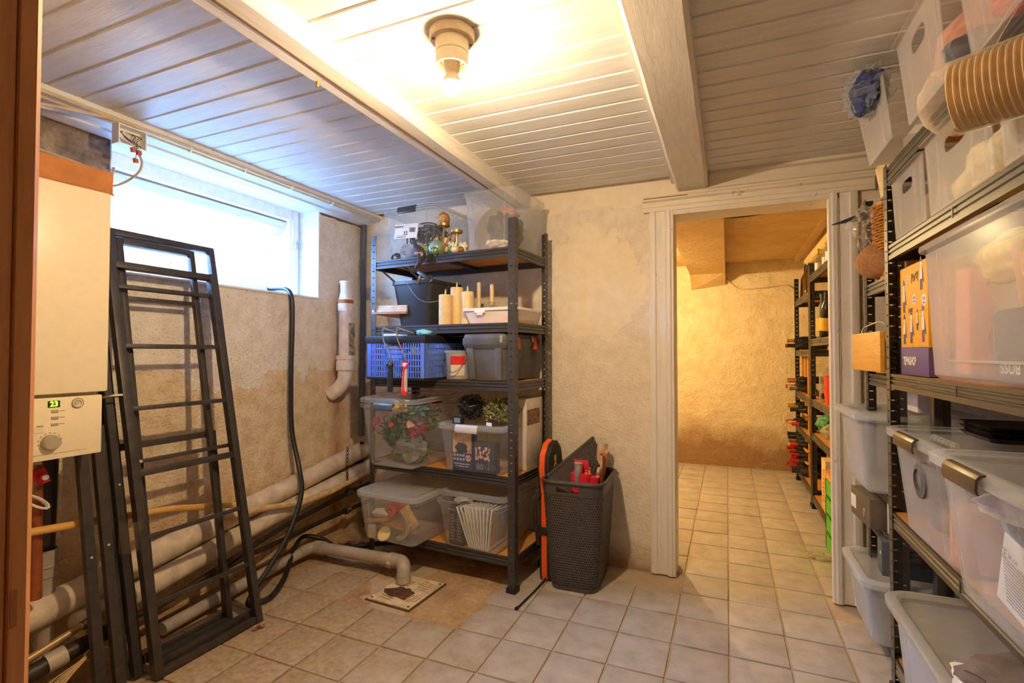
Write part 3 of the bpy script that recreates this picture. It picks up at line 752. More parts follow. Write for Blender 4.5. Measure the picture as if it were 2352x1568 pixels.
# old soil pipe on the wall
sp_ = thing('soil_pipe', 'old white painted soil pipe with rust streaks on the window wall', 'pipe', (-2.18, 2.49, 0))
M_SOIL = plain('soil_pipe_paint', (226,214,206), .5, var=.08, scale=20, bump=.15)
g = G(); g.lathe([(.044,1.40),(.046,1.42),(.046,1.475),(.040,1.48),(.036,1.50),(.032,1.52),(.032,1.575),(.036,1.577),(.036,1.588),(.030,1.590)], 22); part('upper_socket', g, M_SOIL, sp_)
g = G(); g.lathe([(.0463,1.45),(.0475,1.455),(.0475,1.470),(.0463,1.474)], 22, cap0=False, cap1=False); part('rust_band', g, plain('rust_band', (168,104,58), .8, var=.2), sp_)
g = G(); g.lathe([(.040,1.11),(.040,1.405)], 22); part('pipe_run', g, M_SOIL, sp_)
g = G(); g.box(.01,.043,-.012,.040,1.13,1.33); part('flaked_plate', g, plain('flaked_paint', (150,134,120), .8, var=.4, scale=40, bump=.5), sp_, True, .003)
g = G(); g.lathe([(.050,1.035),(.054,1.04),(.054,1.085),(.050,1.10),(.054,1.105),(.054,1.125),(.048,1.128)], 22); part('lower_socket', g, M_SOIL, sp_)
g = G(); g.tube(smooth_path([(0,0,1.04),(0,-.005,.98),(-.03,-.02,.925),(-.085,-.03,.89)],6), [.044]*19, 20); part('bend', g, M_SOIL, sp_)
# conduit in the corner and chain
g = G(); g.tube(smooth_path([(-2.235,2.725,2.0),(-2.23,2.715,1.7),(-2.215,2.70,1.3),(-2.22,2.70,.9),(-2.225,2.70,.6)],6), .020, 12)
one('corner_conduit', g, plain('grey_conduit', (98,104,112), .45), 'dark grey conduit running down the wall corner', 'pipe')
g = G(); g.tube([(-2.205+.01*math.cos(k*.8), 2.66+.035*math.sin(k*.8), .56-.0045*k) for k in range(30)], .009, 8)
one('cable_coil', g, M_BLK, 'loops of black cable hanging in the corner behind the shelf', 'cable')
ch = thing('hanging_chain', 'rusty chain hanging over the lagged pipes', 'chain', (-2.13, 2.46, .56))
for k in range(11):
    g = G(); a = 0 if k % 2 else 90; m = rotm(0, 0, a)
    pts = [Vector((0,0,-.022*k)) + m @ Vector((.007*math.cos(t), 0, .014*math.sin(t))) for t in (2*math.pi*i/10 for i in range(10))]
    g.tube(pts, .0022, 5, closed=True); part('chain_link', g, plain('rusty_chain', (92,66,50), .6, .5), ch)

# ------------------------------------------------------------------ leaning steel frames
M_STEEL = plain('black_steel', (70,64,62), .42, .35, .12, 30, .08)
def lean(y, z, x0, sl, off=0.0):
    return Vector((x0 - sl*z + off, y, z))
def frame(label, y0, y1, x0, sl, ztop, zbot, rungs, w=.026, dep=.030, extra=None):
    t = thing('ladder_rack', label, 'ladder', (x0, (y0+y1)/2, 0))
    O_ = Vector(t.location)
    up = Vector((-1, 0, -sl)).normalized()
    for y in (y0, y1):
        g = G(); g.bar(lean(y,zbot,x0,sl)-O_, lean(y,ztop,x0,sl)-O_, w, dep, up); part('side_rail', g, M_STEEL, t, True, .002)
    for z in rungs:
        big = z in (ztop, zbot) or (extra and z in extra)
        h = w if big else .016
        zz = min(max(z, zbot+h*.5), ztop-h*.5)
        g = G(); g.bar(lean(y0+w/2,zz,x0,sl)-O_, lean(y1-w/2,zz,x0,sl)-O_, h if not big else .026, .018 if not big else .026, up); part('cross_bar', g, M_STEEL, t, True, .0015)
    return t
fA = frame('black steel frame with six rungs, frontmost of the leaning frames', 1.178, 1.590, -1.850, .216, 1.50, .0, (0,.24,.472,.70,.935,1.17,1.40,1.50), .030, .030, (.70,))
fB = frame('tallest black steel frame, reaching up in front of the window', 1.205, 1.622, -1.895, .203, 1.632, .012, (.012,.735,1.632), .026, .026)
fC = frame('black steel frame standing behind the tall one, its foot nearer the wall', 1.150, 1.560, -2.000, .140, .80, .0, (0,.80), .024, .024)
fD = frame('black steel frame with a bent loop, between the wall and the rungs', 1.235, 1.53, -1.945, .175, 1.60, .008, (.008,1.36,1.60), .022, .022)
g = G(); g.obox((-.128,.03,.73),(.004,.012,.010)); g.obox((-.155,-.19,.745),(.03,.010,.008)); part('bolt', g, M_STEELP, fA, False)
# bundle of loose bars
for k, (y, x0, sl, h, lab) in enumerate(((1.040,-1.915,.17,.81,'shortest black steel channel leaning under the boiler'),(1.088,-1.895,.19,.86,'black steel channel leaning beside the shortest one'),(1.118,-1.93,.20,.88,'black steel channel wedged behind the bundle'),(1.150,-1.905,.205,1.20,'long black steel channel strapped to the frames'),(1.128,-1.96,.185,1.42,'longest black steel channel rising to the boiler corner'))):
    t = thing('steel_channel', lab, 'metal bar', (x0, y, 0), 0, 'loose steel channels')
    O_ = Vector((x0, y, 0)); up = Vector((-1,0,-sl)).normalized()
    a, b = lean(y,.012,x0,sl)-O_, lean(y,h,x0,sl)-O_
    nv = Vector((1,0,sl)).normalized()
    g = G(); g.bar(a, b, .030, .004, up); g.bar(a+Vector((0,-.014,0))-nv*.010, b+Vector((0,-.014,0))-nv*.010, .003, .020, up); g.bar(a+Vector((0,.014,0))-nv*.010, b+Vector((0,.014,0))-nv*.010, .003, .020, up); part('channel', g, M_STEEL, t, False)
    g = G(); g.cyl(a*.45+b*.55, a*.45+b*.55+nv*.005, .004, n=8); part('rivet', g, M_STEELP, t)
# tape and cable ties holding the bundle together
def wrap(name, label, cat, z, h, r, mat, y=1.163, x=None):
    x = -1.872-.216*z if x is None else x
    g = G(); ring = rr(.075, .065, .02)
    rings = [[(x+px*.9, y+py*.9-.006, z-h/2+h*k/2+px*.15) for px, py, _ in ring] for k in range(3)]
    g.loft(rings, False, False)
    return one(name, g, mat, label, cat)
wrap('tape_wrap', 'clear packing tape wrapped round the steel bundle', 'tape', .485, .105, .04, plastic('packing_tape', (216,190,160), .16, .12, .6))
wrap('cable_tie', 'white cable tie round the upper end of the bundle', 'cable tie', .985, .007, .04, plain('white_tie', (232,228,220), .4))
wrap('cable_tie', 'white cable tie near the top of the frames by the boiler', 'cable tie', 1.425, .006, .04, plain('white_tie', (232,228,220), .4))
# tied wire bundle beside the pipes
g = G()
for k in range(18):
    p = [(-1.93+random.uniform(-.03,.03), .72+random.uniform(0,.1), .02+random.uniform(0,.07)), (-1.955+random.uniform(-.02,.02), .90, .085+random.uniform(-.02,.02)), (-1.975+random.uniform(-.008,.008), 1.02, .132+random.uniform(-.005,.005))]
    g.tube(smooth_path(p,4), .0017, 4)
g.tube([(-1.975,1.035+.018*math.cos(t),.134+.018*math.sin(t)) for t in (2*math.pi*i/16 for i in range(17))], .0015, 4)
one('wire_bundle', g, plain('straw_twine', (206,176,128), .7), 'bundle of straw coloured twine lying by the pipes', 'twine')
# black hose from the window to the floor
M_HOSE = plain('black_hose', (34,32,33), .42, var=.15)
g = G(); g.tube(smooth_path([(-2.60,2.10,1.502),(-2.47,2.115,1.516),(-2.40,2.125,1.512),(-2.29,2.13,1.504),(-2.247,2.13,1.45),(-2.24,2.13,1.30),(-2.235,2.12,1.0),(-2.225,2.12,.72),(-2.16,2.11,.52),(-2.08,2.05,.40),(-2.03,1.92,.24),(-2.01,1.78,.12),(-2.005,1.69,.045),(-1.99,1.66,.016),(-1.965,1.685,.016),(-1.96,1.76,.016),(-2.05,1.92,.028),(-2.16,2.08,.085),(-2.20,2.19,.112),(-2.14,2.27,.08),(-2.08,2.33,.022),(-1.98,2.42,.016),(-1.88,2.52,.016),(-1.72,2.60,.016),(-1.60,2.66,.016)],7), .0125, 10)
one('garden_hose', g, M_HOSE, 'black hose coming in through the window and lying over the floor', 'hose')
# dry leaves
M_LEAF = plain('dry_leaf', (150,86,52), .7, var=.15, scale=40)
for (x, y, a, s, lab) in ((-2.10,2.43,30,.075,'curled brown oak leaf nearest the waste pipe bend'),(-2.00,2.47,-20,.07,'brown oak leaf lying beside the shelf foot'),(-1.80,1.55,60,.035,'small dry leaf beside the steel frame foot')):
    n = 22; top = []; 
    for k in range(n):
        t = 2*math.pi*k/n; r_ = s*(.42+.20*math.cos(2*t)+.10*math.sin(7*t))
        top.append((r_*math.cos(t)*1.3, r_*math.sin(t)*.9, .008+.018*math.cos(2*t)**2 + (.02 if math.cos(t) > 0 else 0)*s*5))
    g = G(); g.loft([[(x_,y_,z_*.6) for x_,y_,z_ in top],[(x_*.5,y_*.5,z_*.3+.004) for x_,y_,z_ in top],[(x_*.1,y_*.1,.004) for x_,y_,z_ in top]], False, True)
    g.loft([[(x_,y_,z_*.6-.0008) for x_,y_,z_ in top],[(x_*.5,y_*.5,z_*.3+.0032) for x_,y_,z_ in top],[(x_*.1,y_*.1,.0032) for x_,y_,z_ in top]], False, True)
    one('dry_leaf', g, M_LEAF, lab, 'leaf', 'dry leaves on the floor', loc=(x,y,.0), rz=a)

# ------------------------------------------------------------------ cables and junction box
M_CAB = plain('cream_cable', (214,190,152), .5)
jb = thing('junction_box', 'open white junction box with loose wires under the ceiling', 'junction box', (-2.110, 1.210, 1.936))
g = G(); g.box(-.03,.012,-.05,.05,0,.075); 
part('box_back', G().box(-.03,-.026,-.05,.05,0,.075), M_WHITE, jb, False)
for b in ((-.026,.012,-.05,-.046,0,.075),(-.026,.012,.046,.05,0,.075),(-.026,.012,-.046,.046,0,.004),(-.026,.012,-.046,.046,.071,.075)):
    part('box_side', G().box(*b), M_WHITE, jb, False)
wc = [(40,70,150),(150,90,40),(60,60,60),(196,170,40)]
for k in range(8):
    y0 = -.04+.011*k
    g = G(); g.tube(smooth_path([(-.02,y0,.06),(.0+.01*random.random(),y0+.02*random.uniform(-1,1),.045),(.008,y0*.6,.025),(.012,.015+.02*random.random(),.008)],5), .0016, 5)
    part('wire', g, plain('wire_%d' % (k % 4), wc[k % 4], .5), jb)
for k, (y, z) in enumerate(((.0,-.012),(.022,-.015),(.010,-.05))):
    g = G(); g.tube([(.012,.015,.008),(.014,y,z+.01)], .0014, 5); part('wire', g, plain('wire_2', wc[2], .5), jb)
    g = G(); g.obox((.014,y,z),(.010,.016,.018),(10,0,15)); part('wire_connector', g, plain('orange_connector', (206,104,60), .3), jb, True, .001)
def cable(pts, r, label, mat=M_CAB):
    g = G(); g.tube(smooth_path(pts,6), r, 7); return one('cable', g, mat, label, 'cable')
cable([(-2.118,.3,2.026),(-2.12,.9,2.028),(-2.115,1.4,2.026),(-2.115,2.0,2.026),(-2.113,2.74,2.027)], .0065, 'upper cream cable clipped along the ceiling edge')
cable([(-2.128,.3,2.014),(-2.135,.8,2.012),(-2.13,1.3,2.016),(-2.128,2.0,2.016),(-2.125,2.74,2.016)], .0055, 'lower cream cable clipped along the cornice')
for k, y in enumerate((1.45,1.72,2.0,2.3)):
    g = G(); g.tube(arc((-2.122,y,2.021),.013,-200,20,8,'xz'), .003, 6); one('cable_clip', g, M_WHITE, 'small white clip holding the cables on the cornice', 'clip', 'cable clips on the cornice')
cable([(-2.12,.78,1.93),(-2.10,.93,1.975),(-2.10,1.08,2.005),(-2.105,1.14,2.018),(-2.125,1.185,2.022),(-2.115,1.195,2.010)], .005, 'cream cable arching from the doorpost to the junction box')
cable([(-2.24,.82,1.855),(-2.252,.95,1.87),(-2.255,1.08,1.865),(-2.252,1.18,1.85),(-2.25,1.225,1.86),(-2.252,1.23,1.885)], .005, 'grey white cable pinned across the bare concrete', plain('grey_cable', (196,186,172), .5))
cable([(-2.11,1.225,1.937),(-2.10,1.245,1.89),(-2.115,1.235,1.84),(-2.17,1.20,1.795),(-2.22,1.15,1.785),(-2.24,1.05,1.775)], .0045, 'thin grey cable looping from the junction box to the boiler', plain('grey_cable', (196,186,172), .5))
cable([(-2.24,.72,1.89),(-2.22,.85,1.83),(-2.20,.98,1.775),(-2.15,1.02,1.768)], .0035, 'thin white cable running down behind the carton', plain('white_cable', (222,214,200), .4))
# ------------------------------------------------------------------ shelving units
M_SHELF = plain('black_shelf_steel', (76,74,75), .36, .45, .06, 30)
M_MDF = plain('mdf_board', (206,142,76), .6, var=.06, scale=22)
def shelving(label, loc, rz, W, D, H, levels, group, slots=True, feet=True, bh=.046):
    t = thing('shelving_unit', label, 'shelf', loc, rz, group)
    fw = .037
    for sx in (0, 1):
        for sy in (0, 1):
            X = sx*W; Y = sy*D; ax = -1 if sx else 1; ay = -1 if sy else 1
            g = G()
            def fx(u0, u1, z0, z1): g.box(min(X+ax*u0,X+ax*u1), max(X+ax*u0,X+ax*u1), min(Y,Y+ay*.002), max(Y,Y+ay*.002), z0, z1)
            def fy(u0, u1, z0, z1): g.box(min(X,X+ax*.002), max(X,X+ax*.002), min(Y+ay*u0,Y+ay*u1), max(Y+ay*u0,Y+ay*u1), z0, z1)
            zs = [.004] + [.03+.0365*k for k in range(int(H/.0365)) if .03+.0365*k < H-.02]
            for k, z in enumerate(zs):
                zn = zs[k+1] if k+1 < len(zs) else H
                if k:
                    fx(0,.012,z,z+.005); fx(.026,fw,z,z+.005); fy(.002,.012,z,z+.005); fy(.026,fw,z,z+.005); z += .005
                fx(0,fw,z,zn); fy(.002,fw,z,zn)
            part('post', g, M_SHELF, t, False)
            if feet:
                g = G(); g.box(min(X-ax*.006,X+ax*.045), max(X-ax*.006,X+ax*.045), min(Y-ay*.006,Y+ay*.045), max(Y-ay*.006,Y+ay*.045), 0, .024); part('foot', g, plain('black_foot_plastic', (30,29,30), .5), t, True, .003)
    for z in levels:
        pr = [(0,0),(-.006,.0),(-.006,-.010),(-.002,-.013),(-.002,-.017),(-.006,-.020),(-.006,-.026),(-.002,-.029),(-.002,-.032),(-.006,-.035),(-.006,-bh),(0.010,-bh),(.010,-bh+.003),(0,-bh+.003)]
        for yy, s_ in ((.008,1),(D-.008,-1)):
            g = G(); g.loft([[(x, yy+s_*a, z+b) for a, b in pr] for x in (.002, W-.002)]); b_ = part('beam', g, M_SHELF, t, False)
            if s_ == 1:
                part('clip_tab', G().box(W/2-.003,W/2+.003,yy-.0075,yy-.0055,z-.036,z-.012), M_SHELF, b_, False)
        for xx, s_ in ((.008,1),(W-.008,-1)):
            g = G(); g.loft([[(xx+s_*a, y, z+b) for a, b in pr] for y in (.004, D-.004)]); part('beam', g, M_SHELF, t, False)
        part('center_brace', G().box(W/2-.015, W/2+.015, .01, D-.01, z-.030, z-.012), M_SHELF, t, False)
        part('shelf_board', G().box(.012, W-.012, .012, D-.012, z-.011, z-.002), M_MDF, t, False)
    return t
SO = Vector((-1.848, 2.316, 0)); SA = -4.65
shelf_c = shelving('black steel shelving unit full of boxes between window wall and doorway', SO, SA, .913, .40, 1.80, (1.660, 1.292, 1.005, .548, .168), 'black steel shelving units')
ms = rotm(0, 0, SA)
def SC(x, y, z): return SO + ms @ Vector((x, y, z))

# ------------------------------------------------------------------ clear plastic boxes
P_CLEAR = plastic('clear_plastic', (240,244,248), .06, .16, .6)
P_FROST = plastic('frosted_plastic', (238,240,242), .15, .25, .55)
P_MILK = plastic('milky_plastic', (232,236,240), .34, .3, .5)
def tote(label, loc, rz, w, d, h, taper=.88, mat=P_CLEAR, lid=None, group='clear plastic boxes', lip=.016, r=.03, clips=None, clip_mat=None, ribs=0, feet=False, thick=.0022, name='storage_box', lid_rot=(0,0,0), lid_off=(0,0,0)):
    """base centre at loc; w along x, d along y"""
    t = thing(name, label, 'box', loc, rz, group)
    T = thick; wb, db = w*taper, d*(1-(1-taper)*.8)
    rings = [rr(wb-.02,db-.02,r*.8,0), rr(wb,db,r,.010), rr(w,d,r,h-.022), rr(w+lip*.3,d+lip*.3,r,h-.020), rr(w+lip*1.8,d+lip*1.8,r+lip,h-.016), rr(w+lip*2,d+lip*2,r+lip,h-.006), rr(w+lip*1.8,d+lip*1.8,r+lip,h), rr(w-T*2,d-T*2,r,h), rr(wb-T*2,db-T*2,r,.010+T), rr(wb-.022,db-.022,r*.8,T)]
    g = G(); g.loft(rings); body = part('box_body', g, mat, t, True)
    for sx in (-1, 1):      # moulded vertical ribs on the front corners
        g = G(); g.bar((sx*wb*.33,-db/2-.001,.02),(sx*w*.33,-d/2-.001,h-.03),.004,.004,(0,-1,0)); part('rib', g, mat, body, False)
    if lid:
        lz = h + lid_off[2]
        W2, D2 = w+lip*2.3, d+lip*2.3
        g = G(); g.loft([rr(W2,D2,r+lip,-.012), rr(W2+.002,D2+.002,r+lip,.006), rr(W2-.014,D2-.014,r+lip,.012), rr(W2-.05,D2-.05,r+.005,.012), rr(W2-.06,D2-.06,r,.006), rr(W2-.066,D2-.066,r,.0035), rr(W2-.05,D2-.05,r,.002), rr(W2-.012,D2-.012,r+lip,.004), rr(W2-.005,D2-.005,r+lip,-.012)], True, False)
        o = part('lid', g, lid if lid is not True else mat, t, True)
        o.location = (lid_off[0], lid_off[1], lz); o.rotation_euler = tuple(R(a) for a in lid_rot)
        if ribs:
            g = G()
            for k in range(ribs):
                x = -W2/2+.05+(W2-.1)*k/(ribs-1); g.box(x-.0035,x+.0035,-D2/2+.045,D2/2-.045,.006,.011)
            part('lid_ribs', g, lid if lid is not True else mat, o, False)
    if clips:
        cm = clip_mat or plain('grey_clip', (150,152,156), .4)
        for side in clips:
            g = G(); L = .36*(w if side in 'fb' else d)
            prof = [(.0,.014),(.010,.012),(.016,.004),(.018,-.016),(.014,-.026),(.011,-.026),(.013,-.016),(.011,.002),(.006,.008),(0,.010)]
            sgn = {'f': (0,-1), 'b': (0,1), 'l': (-1,0), 'r': (1,0)}[side]
            base = (d/2+lip*.9 if side in 'fb' else w/2+lip*.9)
            rings = []
            for q in (-L/2, L/2):
                rings.append([((sgn[0]*(base+a) if sgn[0] else q), (sgn[1]*(base+a) if sgn[1] else q), h+b) for a, b in prof])
            g.loft(rings); part('clip_handle', g, cm, t, True, .001)
    return t
def on_shelf(x, y, lev): return SC(x, y, lev)
M_PAPER = plain('white_label', (238,238,236), .5, var=.01)
M_INK = plain('black_ink', (36,36,40), .6)
M_INKG = plain('grey_ink', (120,122,128), .6)

# --- top shelf: box marked 32
TL = 1.6605
b32 = tote('clear plastic box with a white label reading 32 on the top shelf', SC(.262,.195,TL), SA, .34, .36, .265, .90, P_CLEAR, lid=P_CLEAR, clips='f', clip_mat=plain('charcoal_clip', (58,58,62), .4))
g = G(); g.obox((-.028,-.176,.150),(.158,.0015,.080),(-4,3,0)); lb = part('label_card', g, M_PAPER, b32, False)
text('32', .030, M_INK, lb, (-.030,-.1785,.138), (86,0,0), 'lettering', bold=.0004)
text('simplestore', .0125, M_INK, lb, (-.072,-.1812,.178), (86,3,0), 'lettering', bold=.0002)
g = G(); g.obox((-.060,-.1785,.120),(.066,.001,.0035),(-4,3,0)); g.obox((-.065,-.178,.112),(.054,.001,.001),(-4,3,0)); g.obox((-.060,-.1785,.128),(.066,.001,.001),(-4,3,0)); part('label_lines', g, M_INK, lb, False)
g = G(); g.obox((.018,-.180,.150),(.034,.001,.020),(-4,3,8)); g.obox((.020,-.180,.162),(.040,.001,.004),(-4,3,10)); part('label_drawing', g, M_INKG, lb, False)
g = G()
for k in range(9): g.obox((.034+.0035*k,-.1775,.121+.0002*k),(.0018,.001,.008),(-4,3,0))
part('barcode', g, M_INK, lb, False)
cloth_n = [0]
def cloth(label, pos, rad, rgb, seed, amp=.35, rot=(0,0,0), cat='cloth', name='folded_cloth', mname=None, group=None, rough=.85):
    g = G(); g.blob((0,0,0), rad, seed, amp, 26, rotm(*rot), 2.0)
    rz = -90 if (pos[0] > .4 and pos[1] < 2.2) else (SA if pos[0] < -.5 else 0)
    m = plain(mname or ('cloth_%d_%d_%d' % rgb), rgb, rough, var=.12, scale=30, bump=.25)
    return one(name, g, m, label, cat, group, loc=pos, rz=rz)
def cables(label, pos, rad, rgb, n, seed, r=.004, name='cable_tangle', cat='cable', mats=None, metal=0, group=None, rough=.45):
    rnd = random.Random(seed); g = G()
    for k in range(n):
        ax = Vector((rnd.uniform(-1,1), rnd.uniform(-1,1), rnd.uniform(-1,1))).normalized()
        u = ax.orthogonal().normalized(); v_ = ax.cross(u); a0 = rnd.uniform(0,6); span = rnd.uniform(2.2,5.2)
        o = Vector((rnd.uniform(-.25,.25), rnd.uniform(-.25,.25), rnd.uniform(-.2,.2))); s = rnd.uniform(.55,.85)
        pts = []
        for i in range(14):
            a = a0+span*i/13; p = o + (u*math.cos(a)+v_*math.sin(a))*s + ax*.2*math.sin(a*2)
            pts.append((p.x*rad[0], p.y*rad[1], p.z*rad[2]))
        g.tube(pts, r, 5)
    return one(name, g, plain('tangle_%d_%d_%d' % rgb, rgb, rough, metal), label, cat, group, loc=pos)
cables('tangle of dark cables inside the box marked 32', SC(.29,.15,TL+.125), (.13,.13,.095), (52,56,66), 30, 3, .0045)
cloth('crumpled pale grey cloth under the cables in the box marked 32', SC(.25,.17,TL+.058), (.125,.13,.050), (176,186,200), 5)
# --- top shelf: tall open box without a lid, used upside up
tall = tote('tall frosted plastic box without a lid on the right of the top shelf', SC(.755,.20,TL), SA, .29, .37, .30, .90, P_FROST, lip=.010, r=.028)
g = G(); g.lathe([(.10,0),(.115,.003),(.118,.006),(.10,.009),(.05,.010),(0.001,.010)], 28, (0,0,0), rotm(78,0,-20)); one('brass_plate', g, plain('old_brass_plate', (176,150,112), .35, .5), 'round brass coloured plate standing in the tall frosted box', 'plate', loc=SC(.70,.14,TL+.135))
cloth('dark crumpled felt hat in the tall frosted box', SC(.78,.16,TL+.115), (.075,.09,.10), (56,50,48), 9, .45)
cloth('red and white striped cloth on top of the felt hat', SC(.79,.17,TL+.205), (.055,.06,.028), (196,122,110), 4, .3)
cloth('white lace cloth at the bottom of the tall frosted box', SC(.775,.10,TL+.035), (.07,.06,.026), (226,216,204), 14, .4)
# --- top shelf: christmas things
def bauble(label, pos, r, rgb, rough=.2, metal=.7, glitter=False):
    t = thing('bauble', label, 'ornament', pos, 0, 'christmas baubles on the top shelf')
    if glitter:
        m = NT('glitter_gold'); n = m.noise(m.coord(), 260, 1); mt = m.done(m.bsdf(m.ramp(n,[(.4,srgb(176,110,40)),(.62,srgb(255,214,150))]), .3, .7, m.bump(n, 1.0, .004)))
    else: mt = plain('bauble_%d_%d_%d' % rgb, rgb, rough, metal, .03)
    g = G(); g.lathe([(max(r*math.sin(R(a)),.0004), r-r*math.cos(R(a))) for a in range(0,181,10)], 24); part('ball', g, mt, t)
    g = G(); g.lathe([(r*.22,2*r-.002),(r*.22,2*r+r*.22),(r*.18,2*r+r*.24)], 12); part('cap', g, plain('ornament_gold', (206,168,96), .3, .9), t)
    g = G(); g.tube(arc((0,0,2*r+r*.3),r*.12,0,360,8,'xz'), r*.03, 5); part('loop', g, plain('ornament_gold', (206,168,96), .3, .9), t)
    return t
M_GOLDM = plain('brushed_gold', (196,156,88), .35, .85)
def candle_ring(label, x, y, z, tilt, h):
    t = thing('candle_holder', label, 'candle holder', SC(x,y,z), SA+tilt, 'gold candle holders on the top shelf')
    g = G(); g.lathe([(.030,h),(.034,h+.002),(.034,h+.014),(.031,h+.014),(.030,h+.004),(.001,h+.003)], 24); part('candle_cup', g, M_GOLDM, t)
    g = G(); g.bar((-.006,0,.004),(.004,0,h+.002),.007,.010,(0,1,0)); part('stem', g, M_GOLDM, t, True, .001)
    g = G(); g.lathe([(.026,0),(.026,.004),(.006,.006)], 20); part('foot', g, M_GOLDM, t)
    return t
candle_ring('gold candle holder carrying the glittering bauble', .462,.050,TL,10,.155)
candle_ring('shorter gold candle holder beside the tall frosted box', .540,.055,TL,40,.112)
bauble('large glittering copper gold bauble resting on a candle holder', SC(.462,.050,TL+.163), .034, (220,170,90), glitter=True)
bauble('large pale mint glass bauble below the gold candle holders', SC(.410,.060,TL), .046, (170,206,196), .12, .55)
bauble('small lime green bauble beside the box label', SC(.330,.062,TL+.045), .014, (150,196,40), .15, .6)
bauble('small lime green bauble next to the first green one', SC(.350,.050,TL+.030), .0135, (150,190,50), .15, .6)
bauble('dark pearly bauble under the green ones', SC(.352,.046,TL), .0135, (136,110,100), .2, .6)
bauble('mid green shiny bauble between the gold stems', SC(.520,.042,TL+.008), .018, (128,184,40), .15, .6)
bauble('frosted green bauble hanging over the shelf edge', SC(.452,-.012,TL-.005), .0215, (150,186,140), .18, .7)
bauble('olive gold bauble against the tall frosted box', SC(.578,.040,TL), .018, (170,166,70), .15, .7)
bauble('little red bauble at the foot of the frosted box', SC(.592,.012,TL), .0085, (206,60,40), .25, .4)
bauble('cream bauble lying behind the green ones', SC(.548,.028,TL), .021, (226,212,188), .35, .2)
for k, (x, y, z) in enumerate(((.445,.100,.10),(.492,.09,.075),(.55,.10,.07))):
    g = G(); g.blob((0,0,0),(.028,.026,.035),k+20,.35,12); one('angel_figure', g, plain('white_china', (228,218,204), .35), ('white china figure behind the copper gold bauble','white china figure between the candle holders','white china figure behind the short candle holder')[k], 'figure', 'white figures on the top shelf', loc=SC(x,y,TL+z-.035) + Vector((0,0,.0)))
g = G(); g.bar((0,0,.0),(.15,.02,-.035),.010,.012); g.bar((.02,.0,-.02),(.06,.01,.055),.010,.010); g.bar((.06,.01,-.02),(.10,.01,.055),.010,.010); one('gold_garland', g, M_GOLDM, 'gold strips of a folded candle arch on the shelf edge', 'decoration', loc=SC(.43,.075,TL+.07), rz=SA, bevel=.001)
# hooked black tool hanging over the front of the top shelf
hk = thing('garden_fork_head', 'dark curved horn shaped hook hanging over the top shelf edge', 'hook', SC(.36,-.006,TL), SA)
g = G(); pts = smooth_path([(-.045,-.012,.075),(-.020,-.018,.045),(.012,-.022,.018),(.018,-.024,-.010),(.005,-.024,-.040),(-.030,-.020,-.072)],6)
g.tube(pts, [.003+.019*math.sin(math.pi*i/(len(pts)-1))**.8 for i in range(len(pts))], 10); part('horn', g, plain('dark_horn', (66,54,50), .35, var=.2), hk)
g = G(); g.tube([(-.005,-.040,.005),(.030,-.040,.008)], .005, 8); part('peg', g, plain('peg_wood', (196,152,104), .5), hk)

# --- second shelf
L2 = 1.2925
bk = thing('black_bucket', 'rectangular black plastic bucket with a wire handle', 'bucket', SC(.245,.20,L2), SA)
P_BLK = plain('black_plastic', (46,48,52), .32, var=.08)
g = G(); w, d, h = .29, .31, .250
g.loft([rr(.185,.25,.02,0,n=3), rr(.20,.26,.025,.006,n=3), rr(w-.015,d-.015,.03,h-.02,n=3), rr(w,d,.032,h-.018,n=3), rr(w,d,.032,h,n=3), rr(w-.012,d-.012,.03,h,n=3), rr(.195,.252,.02,.010,n=3)]); part('bucket_body', g, P_BLK, bk)
g = G(); g.box(-.06,.06,-.1295,-.1275,0,.018); part('foot_bar', g, P_BLK, bk, False)
g = G(); g.tube(smooth_path([(-.03,-.150,h-.006),(.03,-.165,h-.075),(.09,-.170,h-.118),(.16,-.160,h-.125),(.175,-.10,h-.10),(.15,.0,h-.02)],6), .0026, 6); part('wire_handle', g, plain('wire_steel', (190,186,180), .3, .9), bk)
cg = thing('caulking_gun', 'dark steel caulking gun leaning out of the black bucket', 'tool', SC(.30,.02,L2+.255), SA)
M_GUN = plain('gun_steel', (86,84,82), .35, .6)
g = G(); g.bar((-.125,-.02,.135),(.065,.05,-.02),.012,.010); g.bar((-.150,.02,.115),(.035,.08,-.04),.012,.010); g.tube([(-.138+.026*math.cos(t)*.6,.0+.026*math.sin(t),.128+.026*math.cos(t)*.55) for t in (2*math.pi*i/16 for i in range(16))], .006, 6, closed=True); part('cradle', g, M_GUN, cg)
g = G(); g.bar((.0,.03,.04),(.075,.035,-.010),.030,.020); g.bar((.010,.03,.030),(-.005,.02,-.030),.016,.014); part('trigger', g, M_GUN, cg, True, .002)
g = G(); g.tube(arc((.070,.03,-.005),.020,-120,150,10,'xz'), .004, 6); part('end_hook', g, M_GUN, cg)
g = G(); g.tube(smooth_path([(-.21,0,.10),(-.215,0,.115),(-.195,.0,.122),(-.17,0,.10),(-.03,.05,-.03)],6), .0055, 7); one('pull_rod', g, M_GUN, 'bent dark steel rod sticking out of the bucket beside the caulking gun', 'tool', loc=SC(.20,.03,L2+.235), rz=SA)
bs = thing('board_stack', 'stack of white edged panels poking out past the shelf post', 'boards', SC(.09,.24,L2), SA+14)
for k in range(4):
    g = G(); g.box(-.135,.075,-.22+.003*k,.15,.068+k*.0125,.068+k*.0125+.0115); part('panel', g, plain('panel_white' if k else 'panel_brown', (224,212,196) if k else (180,140,104), .6), bs, True, .001)
g = G(); g.box(-.03,.07,-.02,.14,.0,.068); part('packing_block', g, M_CARD, bs, True, .002)
M_CAND = plain('candle_wax', (232,206,152), .45, var=.04)
